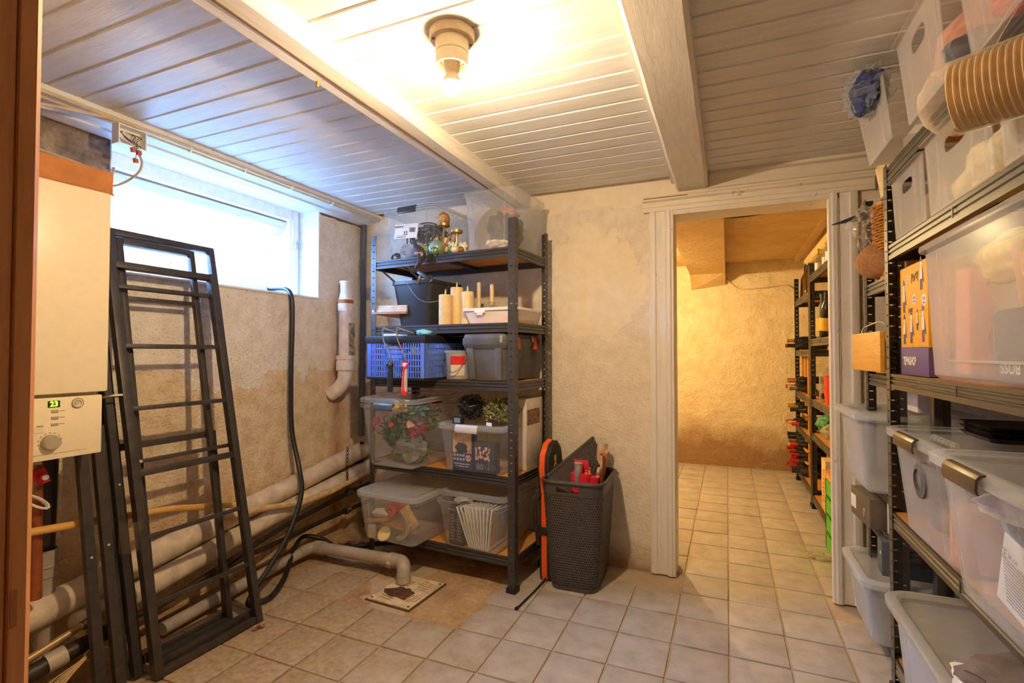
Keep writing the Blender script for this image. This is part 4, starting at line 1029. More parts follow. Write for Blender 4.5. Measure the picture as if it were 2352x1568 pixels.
def candle(label, x, y, h, r, flame=True, base=0.0):
    t = thing('candle', label, 'candle', SC(x,y,L2+base), SA, 'cream candles on the second shelf')
    g = G(); g.lathe([(r*.97,0),(r,.003),(r,h-.003),(r*.94,h),(r*.75,h-.004),(.001,h-.005)], 24); part('wax', g, M_CAND, t)
    if flame:
        g = G(); g.lathe([(.003,h-.006),(.0052,h+.010),(.004,h+.020),(.0012,h+.032)], 10); part('flame_tip', g, plain('led_flame', (240,220,176), .4), t)
    return t
candle('thick cream candle in front, nearest the bucket', .468,.060,.160,.0355)
candle('tallest thick cream candle behind the front ones', .495,.128,.205,.035)
candle('thick cream candle on the right of the group', .578,.105,.175,.034)
candle('short cream candle half hidden between the thick ones', .530,.150,.115,.032)
candle('thin cream taper candle behind the group', .59,.20,.235,.011, False)
ch_ = thing('glass_candlestick', 'glass candlestick with a thin cream candle behind the white basket', 'candle holder', SC(.672,.20,L2), SA)
g = G(); g.lathe([(.028,0),(.028,.006),(.007,.012),(.007,.095),(.018,.105),(.018,.125),(.014,.125)], 20); part('stick', g, plastic('clear_glass_stick', (190,206,200), .25, .05, .8), ch_)
g = G(); g.lathe([(.0115,.108),(.0115,.215),(.006,.222),(.0015,.224)], 14); part('wax', g, M_CAND, ch_)
ob = thing('white_tray', 'low white plastic tray with a moulded catch', 'tray', SC(.755,.165,L2), SA)
P_WHITE = plain('white_plastic', (238,230,222), .35, var=.02)
g = G(); g.loft([rr(.26,.24,.02,0), rr(.27,.25,.025,.006), rr(.305,.285,.03,.062), rr(.325,.305,.035,.064), rr(.327,.307,.035,.074), rr(.318,.298,.033,.078), rr(.300,.280,.028,.076), rr(.268,.248,.022,.010)]); part('tray_body', g, P_WHITE, ob)
g = G(); g.obox((-.045,-.1535,.060),(.062,.006,.016)); g.obox((-.045,-.1535,.048),(.036,.006,.014)); part('catch', g, P_WHITE, ob, True, .002)
tote('small clear plastic tub behind the white tray', SC(.835,.27,L2), SA, .12, .18, .075, .85, P_FROST, lip=.006, r=.02)

# --- third shelf
L3 = 1.0055
def crate(label, x, y, z, w, d, h, rgb, rim):
    t = thing('folding_crate', label, 'crate', SC(x,y,z), SA, 'stacked folding crates')
    m = plain('crate_%d_%d_%d' % rgb, rgb, .4, var=.04); mr = plain('crate_rim', (34,34,38), .4)
    g = G()
    g.box(-w/2,w/2,-d/2,d/2,0,.012); part('bottom', g, mr, t, True, .002)
    top = G()
    for a, b_, c_, e in ((-w/2-.006,w/2+.006,-d/2-.006,-d/2+.012),(-w/2-.006,w/2+.006,d/2-.012,d/2+.006),(-w/2-.006,-w/2+.012,-d/2+.012,d/2-.012),(w/2-.012,w/2+.006,-d/2+.012,d/2-.012)):
        top.box(a,b_,c_,e,h-.036,h)
    part('rim', top, mr, t, True, .002)
    for side in ('f','r','l','b'):
        L = w if side in 'fb' else d; n = int((L-.05)/.0155); g = G(); rows = 6; hh = h-.036-.012
        def put(u0, u1, z0, z1):
            if side == 'f': g.box(u0,u1,-d/2,-d/2+.005,z0,z1)
            elif side == 'b': g.box(u0,u1,d/2-.005,d/2,z0,z1)
            elif side == 'l': g.box(-w/2,-w/2+.005,u0,u1,z0,z1)
            else: g.box(w/2-.005,w/2,u0,u1,z0,z1)
        put(-L/2,-L/2+.024,.012,.012+hh); put(L/2-.024,L/2,.012,.012+hh)
        handle = side in 'fb'
        for k in range(rows+1):
            zz = .012+hh*k/rows
            put(-L/2+.024, L/2-.024, zz-.003 if k else zz, zz+.003 if k < rows else zz)
        for k in range(n+1):
            u = -L/2+.026+(L-.052)*k/n
            if handle and abs(u) < .055: put(u-.003,u+.003,.012,.012+hh*.55)
            else: put(u-.003,u+.003,.012,.012+hh)
        if handle: put(-.06,.06,.012+hh*.55,.012+hh*.78)
        part('lattice_side', g, m, t, False)
    return t
crate('blue folding crate with black rims, on the third shelf', .275,.065,L3,.385,.36,.228,(96,128,214),None)
for k,(dx,dy,dz,s,rgb) in enumerate(((-.07,-.02,.10,(.12,.20,.16),(206,190,170)),(.05,-.05,.08,(.10,.18,.12),(110,100,98)),(.13,.02,.09,(.07,.2,.14),(186,150,110)))):
    g = G(); g.obox((0,0,0), s, (0,0,4*k)); one('packed_carton', g, plain('carton_%d' % k, rgb, .7, var=.12), ('pale carton seen through the blue crate lattice','dark carton in the middle of the blue crate','tan carton at the right end of the blue crate')[k], 'box', 'cartons in the blue crate', loc=SC(.275+dx,.075+dy,L3+.014+s[2]/2), rz=SA, bevel=.002)
cloth('red rag in the handle hole of the blue crate', SC(.30,-.07,L3+.165), (.032,.03,.02), (190,50,48), 31, .4)
cloth('teal packet lying on top of the blue crate', SC(.37,.02,L3+.245), (.06,.05,.020), (130,190,186), 33, .2)
cloth('red packet at the left inside the blue crate', SC(.125,-.075,L3+.150), (.012,.02,.035), (214,76,56), 34, .2)
g = G(); g.box(-.08,.08,-.06,.06,0,.016); g.box(-.05,.07,-.05,.05,.016,.022); one('paper_stack', g, plain('paper_stack', (222,216,208), .6), 'flat white papers lying on the blue crate', 'paper', loc=SC(.17,.06,L3+.2285), rz=SA+6)
g = G(); g.lathe([(.011,0),(.011,.022),(.004,.025)],12); one('small_plug', g, plain('plug_black', (30,30,32), .4), 'small black plug standing on the blue crate', 'plug', loc=SC(.325,-.02,L3+.2285))
pb = thing('paint_bucket', 'grey plastic paint bucket with red label', 'bucket', SC(.540,.075,L3), SA)
g = G(); g.lathe([(.066,0),(.070,.004),(.078,.138),(.083,.140),(.083,.150),(.080,.152),(.076,.146),(.068,.008),(.001,.006)], 30); part('pail', g, P_MILK, pb)
g = G(); g.lathe([(.064,.008),(.071,.105)], 24); part('contents', g, plain('paint_grey', (150,150,160), .6), pb)
def wrap_label(t, r0, r1, z0, z1, a0, a1, mat, nm='label'):
    g = G(); n = 12
    ri = [[(r*math.cos(R(a0+(a1-a0)*i/n)), r*math.sin(R(a0+(a1-a0)*i/n)), z) for i in range(n+1)] for r, z in ((r0+.0008,z0),(r1+.0008,z1))]
    g.loft(ri + [[(p[0]*.992,p[1]*.992,p[2]) for p in ri[1]], [(p[0]*.992,p[1]*.992,p[2]) for p in ri[0]]], False, False, False); return part(nm, g, mat, t)
wrap_label(pb, .0755,.0775,.080,.122,-92,-25, plain('red_label', (212,38,40), .4))
wrap_label(pb, .0715,.0752,.022,.078,-92,-25, plain('paper_label', (214,200,188), .6))
g = G(); g.tube(smooth_path([(-.080,0,.128),(-.06,-.07,.09),(.0,-.10,.045),(.05,-.085,.05),(.080,0,.128)],6), .002, 6); part('bail', g, plain('wire_steel', (190,186,180), .3, .9), pb)
pb.scale = (.88,.88,1)
tb = thing('tool_box', 'dusty dark grey tool box with orange red latches', 'toolbox', SC(.735,.215,L3), SA)
M_TB = plain('toolbox_plastic', (92,92,92), .55, var=.12, scale=14, bump=.1)
g = G(); g.loft([rr(.205,.36,.016,0), rr(.215,.37,.02,.006), rr(.238,.40,.022,.165), rr(.238,.40,.022,.168)]); body = part('box_body', g, M_TB, tb)
for sx in (-1, 1):
    g = G(); g.bar((sx*.075,-.186,.006),(sx*.082,-.201,.163),.040,.014,(0,-1,0)); part('corner_rib', g, M_TB, body, True, .003)
g = G(); g.loft([rr(.245,.408,.024,.160), rr(.262,.425,.028,.178), rr(.266,.43,.03,.182), rr(.266,.43,.03,.212), rr(.256,.42,.03,.216), rr(.250,.414,.028,.232), rr(.235,.40,.03,.238)]); part('lid', g, M_TB, tb)
M_LATCH = plain('orange_latch', (222,74,44), .45)
for y in (-.10, .10):
    g = G(); g.obox((.138,y,.188),(.008,.042,.062),(0,-6,0)); part('latch', g, M_LATCH, tb, True, .002)
    g = G(); g.obox((.136,y-.032,.212),(.008,.012,.034)); part('latch_hinge', g, plain('hinge_grey', (150,146,140), .5), tb, True, .001)
g = G(); g.obox((.105,-.214,.207),(.016,.008,.036)); part('latch_hinge', g, plain('hinge_grey', (150,146,140), .5), tb, True, .001)
def roller(label, x, rgb, grip2, z=1.245):
    t = thing('paint_roller_handle', label, 'paint roller', SC(x,-.128,z), SA, 'paint roller handles hanging on the shelf')
    g = G(); g.tube(smooth_path([(.05,.03,.0),(.02,.015,.012),(-.008,-.004,.022),(-.020,-.016,.025),(-.016,-.018,-.03),(.012,-.018,-.08),(.034,-.018,-.12),(.036,-.018,-.16)],6), .0036, 7); part('wire', g, plain('wire_steel', (190,186,180), .3, .9), t)
    g = G(); pts = [(.037,-.018,-.150),(.036,-.018,-.170),(.034,-.018,-.20),(.032,-.018,-.25),(.030,-.018,-.30)]; g.tube(smooth_path(pts,3), [.008,.012,.0145,.0135,.0115,.012,.0135,.0140,.0140,.0145,.0145,.0150,.0145][:13], 14); gp = part('grip', g, plain('grip_%d_%d_%d' % rgb, rgb, .45), t)
    if grip2:
        g = G(); g.tube(smooth_path([(.037,-.0245,-.165),(.033,-.028,-.21),(.033,-.0285,-.26),(.030,-.026,-.305)],5), [.007,.009,.008,.006,.006,.0065,.0055,.006,.006,.006,.0065,.007,.008,.010,.012,.012], 10); part('grip_inlay', g, plain('roller_red', (230,48,62), .4), gp)
        for sx in (-1,1):
            g = G(); g.tube(smooth_path([(.037,-.02,-.178),(.037+sx*.016,-.022,-.16),(.037+sx*.022,-.020,-.142)],4), [.009,.008,.007,.006,.005,.005,.004,.003,.003], 8); part('guard', g, plain('roller_red', (230,48,62), .4), gp)
        g = G(); g.lathe([(.0155,-.012),(.0165,.0),(.0155,.006),(.010,.007)], 16, (.030,-.018,-.300)); part('end_ring', g, plain('roller_red', (230,48,62), .4), gp)
    else:
        g = G(); g.tube(arc((.022,-.018,-.165),.012,20,250,8,'xz'), .005, 7); part('hook', g, plain('grip_%d_%d_%d' % rgb, rgb, .45), gp)
    return t
roller('paint roller handle with a black grip hanging on the crate rim', .240, (40,42,46), False)
roller('paint roller handle with a red and white grip hanging on the crate rim', .334, (206,196,184), True)

# --- fourth shelf
L4 = .5485
fl = tote('clear plastic box of artificial flowers with its lid ajar', SC(.232,.072,L4), SA, .352, .40, .325, .82, P_CLEAR, lid=P_CLEAR, lid_rot=(2.0,0,0), lid_off=(.008,.0,.030), clips='f', clip_mat=plain('grey_clip_dark', (86,104,124), .35), lip=.018)
g = G()
for k in range(9): g.obox((-.085+.022*k,-.206,.366),(.010,.008,.006))
part('lid_teeth', g, P_CLEAR, fl, False)
M_STEMG = plain('leaf_green', (70,92,52), .6, var=.25, scale=60); M_STEMB = plain('stem_brown', (104,84,60), .7)
def bunch(label, pos, n, L, spread, stem_m, head, hm, seed, hr=.012, dirv=(1,0,.3), name='flower_bunch'):
    t = thing(name, label, 'flowers', pos, 0, 'artificial flowers'); rnd = random.Random(seed)
    D_ = Vector(dirv).normalized(); g = G(); hg = G()
    for k in range(n):
        a = Vector((rnd.uniform(-1,1), rnd.uniform(-1,1), rnd.uniform(-1,1)))
        e = D_*L*rnd.uniform(.6,1.0) + a*spread; b_ = -D_*L*.5*rnd.uniform(.5,1) + a*spread*.25
        mid = (e+b_)/2 + Vector((rnd.uniform(-1,1), rnd.uniform(-1,1), rnd.uniform(-1,1)))*spread*.2
        g.tube(smooth_path([b_,mid,e],3), .0016, 4)
        if head == 'leaf':
            for q in range(3):
                c = b_.lerp(e, .4+.2*q+rnd.uniform(-.1,.1)); u = Vector((rnd.uniform(-1,1),rnd.uniform(-1,1),rnd.uniform(-.6,1))).normalized()*hr*2.2
                v_ = u.orthogonal().normalized()*hr*.7; w_ = u.cross(v_).normalized()*.0006
                hg.add([c+w_,c+u*.5+v_+w_,c+u+w_,c+u*.5-v_+w_,c-w_,c+u*.5+v_-w_,c+u-w_,c+u*.5-v_-w_],[(0,1,2,3),(7,6,5,4),(0,4,5,1),(1,5,6,2),(2,6,7,3),(3,7,4,0)])
        elif head == 'berry':
            for q in range(7):
                c = b_.lerp(e, .55+.45*rnd.random()) + Vector((rnd.uniform(-1,1),rnd.uniform(-1,1),rnd.uniform(-1,1)))*hr*1.2; hg.blob(c,(hr*.5,hr*.5,hr*.5),q,.3,5)
        elif head == 'needle':
            for q in range(14):
                c = b_.lerp(e, rnd.random()); u = (Vector((rnd.uniform(-1,1),rnd.uniform(-1,1),rnd.uniform(-1,1)))+D_*.6).normalized()*hr*2
                hg.tube([c,c+u],[.0024,.0008],3)
    part('stems', g, stem_m, t)
    part('blossoms' if head == 'berry' else 'leaves', hg, hm, t, head == 'berry')
    return t
FB = lambda x, y, z: SC(.232+x, .072+y, L4+z)
bunch('bunch of brown stemmed greenery lying across the flower box', FB(-.03,-.06,.150), 120, .13, .090, M_STEMB, 'leaf', M_STEMG, 2, .017, (.85,.05,.40))
bunch('feathery light green moss sprays at the bottom of the flower box', FB(-.02,-.05,.050), 110, .125, .040, M_STEMG, 'needle', plain('moss_green', (150,160,76), .7, var=.2, scale=50), 3, .014, (1,.05,.02))
bunch('dark green fern sprays in the flower box', FB(-.07,-.05,.135), 90, .07, .065, M_STEMG, 'needle', plain('fern_green', (88,112,60), .7, var=.25, scale=50), 8, .017, (.2,.05,1))
bunch('spray of crimson heather running up the right of the flower box', FB(.055,-.085,.165), 40, .10, .035, M_STEMB, 'berry', plain('crimson', (206,40,58), .6, var=.2, scale=80), 4, .013, (.75,.02,.6))
bunch('dark red dried blossoms on top of the flower box', FB(.03,.0,.315), 50, .13, .030, M_STEMB, 'berry', plain('dark_red', (150,26,40), .7, var=.2, scale=80), 6, .013, (1,.1,.04))
bunch('yellow blossoms under the lid of the flower box', FB(.0,-.12,.312), 22, .06, .020, M_STEMG, 'berry', plain('yellow_petal', (236,186,44), .6), 7, .013, (1,.05,.05))
bunch('green leaves in the top corner of the flower box', FB(.04,-.05,.235), 90, .10, .075, M_STEMG, 'leaf', plain('leaf_green2', (104,132,74), .55, var=.2, scale=60), 9, .018, (.8,.1,.35))
def flower(label, pos, r, rgb, seed, rot):
    t = thing('artificial_flower', label, 'flower', pos, 0, 'artificial flowers'); m = plain('petal_%d_%d_%d' % rgb, rgb, .6, var=.08)
    for q in range(10):
        a = q*137.5; s = r*(1-.055*q); g = G(); M_ = rotm(*rot) @ rotm(0,0,a) @ rotm(0,-25-5*q,0)
        prof = [(0,-.25),(.45,-.42),(.9,-.30),(1.0,0),(.9,.30),(.45,.42),(0,.25)]
        top = [M_ @ Vector((x*s, y*s, .10*s*math.sin(x*3))) for x, y in prof]; bot = [p - M_ @ Vector((0,0,.0012)) for p in top]
        g.loft([top,bot]); part('petal', g, m, t)
    g = G(); g.tube([(0,0,0), rotm(*rot) @ Vector((0,0,-.05))], .003, 6); part('stem', g, M_STEMG, t)
    return t
flower('pink peony against the front left of the flower box', FB(-.105,-.135,.225), .042, (228,142,128), 1, (70,-20,0))
flower('smaller pink flower beside the peony', FB(-.135,-.125,.205), .028, (220,124,110), 2, (70,-30,0))
flower('orange red flower in the middle of the flower box', FB(-.02,-.14,.215), .022, (224,86,44), 3, (60,10,0))
flower('orange flower low at the left of the flower box', FB(-.135,-.125,.165), .016, (236,140,40), 4, (70,-20,0))
flower('peach rose at the right of the flower box', FB(.105,-.135,.22), .028, (226,178,136), 5, (60,10,0))
cloth('crumpled clear plastic bag in the flower box', FB(.07,-.085,.095), (.085,.050,.060), (206,200,196), 41, .5, mname=None, cat='bag', name='plastic_bag').data.materials[0] = plastic('bag_film', (220,216,214), .34, .2, .5)
# box with light sets
lb_ = tote('clear plastic box holding navy light string cartons', SC(.672,.155,L4), SA, .355, .36, .228, .88, P_CLEAR, lid=P_CLEAR, clips='f', clip_mat=plain('pale_clip', (206,202,206), .4), lip=.018)
M_NAVY = plain('navy_carton', (54,58,92), .5, var=.05)
def carton(label, pos, size, rz, mat, name='carton', group=None, cat='box', bevel=.0015):
    t = thing(name, label, cat, pos, rz, group)
    g = G(); g.box(-size[0]/2,size[0]/2,-size[1]/2,size[1]/2,0,size[2]); part('carton_body', g, mat, t, True, bevel); return t
c69 = carton('navy light string carton printed 69 with a candle lit picture', SC(.620,.018,L4+.004), (.115,.05,.195), SA, M_NAVY)
g = G(); g.box(-.055,.055,-.0258,-.0250,.090,.190); part('picture', g, plain('candle_photo', (190,150,110), .5, var=.45, scale=14), c69, False)
g = G(); g.blob((-.005,-.026,.115),(.035,.0012,.025),3,.5); part('picture_motif', g, plain('photo_dark', (40,36,48), .5), c69)
g = G(); g.cyl((.036,-.0252,.066),(.036,-.0262,.066),.0155,n=24); dsc = part('price_disc', g, plain('price_pink', (226,172,164), .5), c69)
text('69', .022, M_NAVY, dsc, (.036,-.0268,.066), (90,0,0))
for k in range(8):
    g = G(); g.cyl((-.045+.018*(k%4),-.0252,.078-.020*(k//4)),(-.045+.018*(k%4),-.0258,.078-.020*(k//4)),.0065,n=14); part('icon', g, plain('icon_pale', (178,182,206), .5), c69)
text('80 LED lyskæde med ur', .0095, M_PAPER, c69, (.0,-.0256,.036), (90,0,0)); text('Incl. transformer, timer', .0085, M_PAPER, c69, (.0,-.0256,.024), (90,0,0))
c80 = carton('dark light string carton printed 80 LED with pink lamps', SC(.748,.020,L4+.004), (.118,.05,.150), SA, plain('dark_carton', (52,50,70), .5))
text('80', .042, plain('carton_grey_print', (150,146,160), .5), c80, (-.025,-.0256,.030), (90,0,0)); text('LED', .036, plain('carton_faint_print', (96,94,116), .5), c80, (.034,-.0256,.030), (90,0,0))
g = G(); rnd = random.Random(5)
for k in range(34): g.cyl((rnd.uniform(-.05,.03),-.0255,.062+rnd.uniform(0,.07)),(rnd.uniform(-.05,.03)*0+g.v[-1][0]*0+rnd.uniform(-.05,.03),-.0262,.062+rnd.uniform(0,.07)),.0035,n=6) if False else g.blob((rnd.uniform(-.048,.030),-.0258,.066+rnd.uniform(0,.06)),(.0045,.0008,.007),k,.1,6)
part('lamp_picture', g, plain('lamp_pink', (224,172,152), .5), c80)
def wire_net(label, pos, rad, rgb, n, seed, needles, rough=.4):
    t = thing('string_light_bundle', label, 'string lights', pos, 0, 'string light bundles'); rnd = random.Random(seed)
    g = G(); h = G()
    for k in range(n):
        ax = Vector((rnd.uniform(-.6,.6), rnd.uniform(-1,1), rnd.uniform(-.5,.5))).normalized(); u = ax.orthogonal().normalized(); v_ = ax.cross(u); a0 = rnd.uniform(0,6); pts = []
        s = rnd.uniform(.15,.92); o = Vector((rnd.uniform(-.2,.2),rnd.uniform(-.2,.2),rnd.uniform(-.2,.2)))
        for i in range(12):
            a = a0+3.6*i/11; p = o*(1-s*.5)+(u*math.cos(a)+v_*math.sin(a))*s; pts.append((p.x*rad[0],p.y*rad[1],max(p.z*rad[2],-rad[2]*.96)))
        g.tube(pts, .0016, 4)
        for q in range(needles):
            c = Vector(pts[rnd.randrange(12)]); d_ = (c.normalized()+Vector((rnd.uniform(-1,1),rnd.uniform(-1,1),rnd.uniform(-1,1)))*.8).normalized()*.014
            e = c+d_; e.z = max(e.z, -rad[2]*.97); h.tube([c,e],[.0014,.0022],4)
    part('wires', g, plain('net_%d_%d_%d' % rgb, rgb, rough), t); part('lamps', h, plain('netl_%d_%d_%d' % rgb, tuple(min(255,int(c*1.6)) for c in rgb), .3, 0, .3), t)['kind'] = 'stuff'; return t
wire_net('spiky dark bundle of string lights on the light string box', SC(.590,.13,L4+.308), (.090,.095,.070), (50,52,60), 110, 3, 7)
wire_net('greenish wiry bundle of string lights beside the dark one', SC(.772,.14,L4+.305), (.105,.10,.066), (122,122,84), 170, 4, 7)
g = G(); g.box(-.028,.028,-.012,.012,0,.034); o = one('light_controller', g, plain('controller_black', (34,34,38), .4), 'small black battery pack with blue label on the box rim', 'battery pack', loc=SC(.600,-.012,L4+.2405), rz=SA, bevel=.003)
part('screen_label', G().box(-.018,.018,-.0128,-.0120,.006,.030), plain('blue_sticker', (120,160,206), .3), o, False)
g = G(); g.box(-.02,.02,-.0008,.0008,0,.016); one('paper_tag', g, M_PAPER, 'small folded paper tag below the greenish lights', 'tag', loc=SC(.78,-.015,L4+.2405), rz=SA-20)
wb = carton('white carton with a picture of fairy lights behind the light bundles', SC(.845,.265,L4), (.10,.20,.36), SA, plain('white_carton', (214,200,186), .6))
part('picture', G().box(.0500,.0508,-.09,.06,.225,.305), plain('fairy_photo', (120,84,60), .5, var=.6, scale=90), wb, False)

# --- bottom shelf
L5 = .1685
tote('frosted box of wooden toys with a ribbed lid on the bottom shelf', SC(.246,.062,L5), SA, .380, .42, .235, .86, P_FROST, lid=P_FROST, ribs=18, lip=.014, lid_rot=(1.0,0,0), lid_off=(0,0,.012))
for k in (0, 1):
    pass
M_TOYW = wood('toy_wood', (190,130,70), (226,170,104), .5, (1,1,1))
def toy(label, g, mat, x, y, z, rz=0, cat='toy', name='wooden_toy'):
    return one(name, g, mat, label, cat, 'wooden toys in the frosted box', loc=SC(x+.068,y-.068,L5+z), rz=SA+rz, bevel=.002)
toy('flat wooden plank toy lying in the frosted box', G().obox((0,0,0),(.20,.09,.014),(0,8,0)), M_TOYW, .19,.02,.075)
toy('orange wooden batten at the left of the frosted box', G().obox((0,0,0),(.16,.03,.016),(0,-12,0)), M_TOYW, .07,-.02,.092)
toy('printed wooden block tilted at the right of the frosted box', G().obox((0,0,0),(.050,.022,.115),(0,-38,0)), plain('pale_block', (222,180,116), .5, var=.12, scale=40), .285,-.02,.135)
g = G(); g.lathe([(.034,-.02),(.036,-.015),(.036,.015),(.034,.02),(.012,.02),(.012,-.02)], 22, (0,0,0), rotm(80,20,0)); g.obox((.05,0,.02),(.07,.03,.035),(0,10,0)); toy('red toy wheel behind the wooden planks', g, plain('toy_red', (184,44,48), .4), .145,.01,.145, 0)
g = G(); g.lathe([(.022,0),(.024,.004),(.024,.058),(.018,.062)], 18); toy('small cream plastic pot in the corner of the frosted box', g, plain('cream_pot', (224,206,178), .5), .045,-.03,.004)
g = G(); g.lathe([(.036,0),(.038,.006),(.038,.012),(.030,.014),(.028,.010),(.012,.010)], 22, (0,0,0), rotm(55,0,0)); toy('pale yellow ring toy on the floor of the frosted box', g, plain('cream_ring', (218,196,136), .5), .155,-.055,.040)
g = G(); g.blob((0,0,0),(.06,.035,.022),5,.2); toy('cream curved toy piece on the left planks', g, plain('cream_toy', (226,210,190), .5), .085,.0,.125)
g = G(); g.tube(smooth_path([(-.04,0,0),(.0,.0,.02),(.04,0,.08)],5), .014, 10); toy('silvery bent toy at the right corner of the frosted box', g, plain('silver_toy', (206,198,190), .25, .6), .275,-.05,.030)
b5 = tote('clear box of white picture frames on the bottom shelf', SC(.668,.165,L5), SA, .355, .40, .232, .85, P_CLEAR, lid=P_CLEAR, lip=.016, lid_rot=(-2,0,0), lid_off=(-.004,.045,.022), ribs=0)
M_FRW = plain('frame_white', (232,226,216), .4)
for k in range(10):
    x0 = .655+.0118*k; lean_ = 22-3.2*k if k < 7 else 0-3*(k-7)
    t = thing('picture_frame', (['first','second','third','fourth','fifth','sixth','seventh','eighth','ninth','tenth'][k] + ' white picture frame on edge, counted from the dark printed carton'), 'picture frame', SC(x0,.09,L5+.006), SA, 'white picture frames on edge')
    g = G(); m = rotm(0,-lean_,0)
    for (y0,y1,z0,z1) in ((-.09,-.076,0,.205),(.10,.114,0,.205),(-.076,.10,0,.014),(-.076,.10,.191,.205)):
        P = [m @ Vector((x,y,z)) for x in (0,.006) for y,z in ((y0,z0),(y1,z0),(y1,z1),(y0,z1))]
        g.add(P, [(3,2,1,0),(4,5,6,7),(0,1,5,4),(1,2,6,5),(2,3,7,6),(3,0,4,7)])
    part('frame_border', g, M_FRW, t, False)
    g = G(); P = [m @ Vector((x,y,z)) for x in (.002,.004) for y,z in ((-.076,.014),(.10,.014),(.10,.191),(-.076,.191))]
    g.add(P, [(3,2,1,0),(4,5,6,7),(0,1,5,4),(1,2,6,5),(2,3,7,6),(3,0,4,7)]); part('backing', g, plain('frame_backing', (206,190,166), .6), t, False)
rb = carton('dark printed carton standing in the box of picture frames', SC(.573,.040,L5+.005), (.085,.06,.190), SA, plain('brown_black_carton', (58,50,54), .5))
g = G()
for c_ in (-.022,.019):
    for k in range(9): g.box(c_-.015,c_+.015-.008*(k%3)*.5,-.0308,-.0300,.020+.015*k,.029+.015*k)
part('printed_text', g, plain('print_brown', (126,104,100), .6), rb, False)
text('ROYAL', .014, plain('print_pale', (190,180,170), .6), rb, (-.028,-.0306,.172), (90,0,0))
cloth('scrunched paper under the lid of the picture frame box', SC(.575,.08,L5+.215), (.045,.05,.016), (186,176,166), 51, .4)

# ------------------------------------------------------------------ badminton bag and laundry basket
bag = thing('racket_bag', 'black and orange racket bag standing behind the laundry basket', 'bag', (-.845, 2.43, 0), 0)
prof = [(-.05,0.0),(.02,0.0),(.045,.05),(.05,.30),(.055,.44),(.10,.50),(.125,.57),(.105,.645),(.04,.69),(-.03,.68),(-.085,.63),(-.095,.56),(-.075,.50),(-.06,.42),(-.06,.05)]
def ringat(x, s): return [(x, (a-.01)*s+.01+.06, b*1.0 if b < .3 else .3+(b-.3)*s) for a, b in prof]
M_BAGK = plain('bag_black', (44,36,34), .7, var=.15, scale=50, bump=.15)
g = G(); g.loft([ringat(-.036,.93), ringat(-.030,1.0), ringat(.026,1.0), ringat(.032,.93)]); part('bag_body', g, M_BAGK, bag)
g = G(); strip = [(b, a) for a, b in prof]
out = [(a, b) for a, b in prof]
def band(x0, x1, off):
    rings = []
    for a, b in out[8:] + out[:1]:
        c_ = Vector((a-.01, b-.42)); n_ = c_.normalized()*off
        y, z = a+.06+n_.x, max(b+n_.y, .004)
        y2, z2 = a+.06-n_.x*.5, max(b-n_.y*.5, .002)
        rings.append([(x0,y,z),(x1,y,z),(x1,y2,z2),(x0,y2,z2)])
    gg = G(); gg.loft(rings); return gg
part('orange_band', band(-.024,.004,.006), plain('orange_fabric', (242,98,28), .6, var=.06, scale=60, bump=.1), bag, True)
g = G(); g.add([(.0325,.02,.565),(.0325,.05,.60),(.0325,.08,.565),(.0325,.052,.575),(.0335,.02,.565),(.0335,.05,.60),(.0335,.08,.565),(.0335,.052,.575)],[(0,1,2,3),(7,6,5,4),(0,4,5,1),(1,5,6,2),(2,6,7,3),(3,7,4,0)]); g.box(.0325,.0335,.035,.062,.598,.625); part('yellow_mark', g, plain('bag_yellow', (226,196,28), .5), bag, False)
g = G(); g.tube(smooth_path([(-.03,-.005,.44),(-.045,-.02,.40),(-.05,-.02,.33),(-.045,-.012,.25),(-.04,-.006,.18)],5), .011, 8); part('carry_strap', g, M_BAGK, bag)
g = G(); g.box(-.042,.005,-.010,.008,.23,.27); part('strap_tab', g, plain('strap_black', (30,28,30), .6), bag, True, .003)
g = G(); g.tube(smooth_path([(-.03,.02,.46),(-.045,.0,.47),(-.03,-.01,.445)],5), .007, 7); part('end_toggle', g, plain('strap_black', (30,28,30), .6), bag)
g = G(); g.tube(smooth_path([(-.850,2.44,.012),(-.858,2.33,.006),(-.868,2.20,.005),(-.875,2.12,.005)],5), .0045, 6); g.cyl((-.875,2.12,.006),(-.877,2.108,.006),.0075,n=8)
one('loose_strap', g, plain('strap_black', (30,28,30), .6), 'thin black cord with an end stop lying on the tiles', 'cord')

LB = thing('laundry_basket', 'tall charcoal rattan look laundry basket with its lid propped open', 'basket', (-.700, 2.535, 0), 2)
M_RAT = plain('charcoal_rattan', (74,68,68), .38, var=.06, scale=40)
H_ = .53; wb_, db_, wt_, dt_ = .225, .31, .30, .365
def wall_pt(u, z, off=0.0):
    k = z/H_; w = wb_+(wt_-wb_)*k**.75; d = db_+(dt_-db_)*k**.75; r_ = .05
    per = []; L = [w-2*r_, math.pi/2*r_, d-2*r_, math.pi/2*r_]*2
    L = [w-2*r_, math.pi/2*r_, d-2*r_, math.pi/2*r_, w-2*r_, math.pi/2*r_, d-2*r_, math.pi/2*r_]
    tot = sum(L); s = (u % 1.0)*tot
    x, y, a = -(w/2-r_), -d/2, 0.0
    dirs = 0
    for i, l in enumerate(L):
        if s <= l or i == 7:
            if i % 2 == 0:
                dx, dy = math.cos(a), math.sin(a); px, py = x+dx*s, y+dy*s; nx, ny = dy, -dx
            else:
                th = a + s/r_; cx, cy = x-math.sin(a)*r_, y+math.cos(a)*r_
                px, py = cx+r_*math.sin(th), cy-r_*math.cos(th); nx, ny = math.sin(th), -math.cos(th)
            return Vector((px+nx*off, py+ny*off, z))
        s -= l
        if i % 2 == 0: x += math.cos(a)*l; y += math.sin(a)*l
        else:
            cx, cy = x-math.sin(a)*r_, y+math.cos(a)*r_; a += math.pi/2; x, y = cx+r_*math.sin(a), cy-r_*math.cos(a)
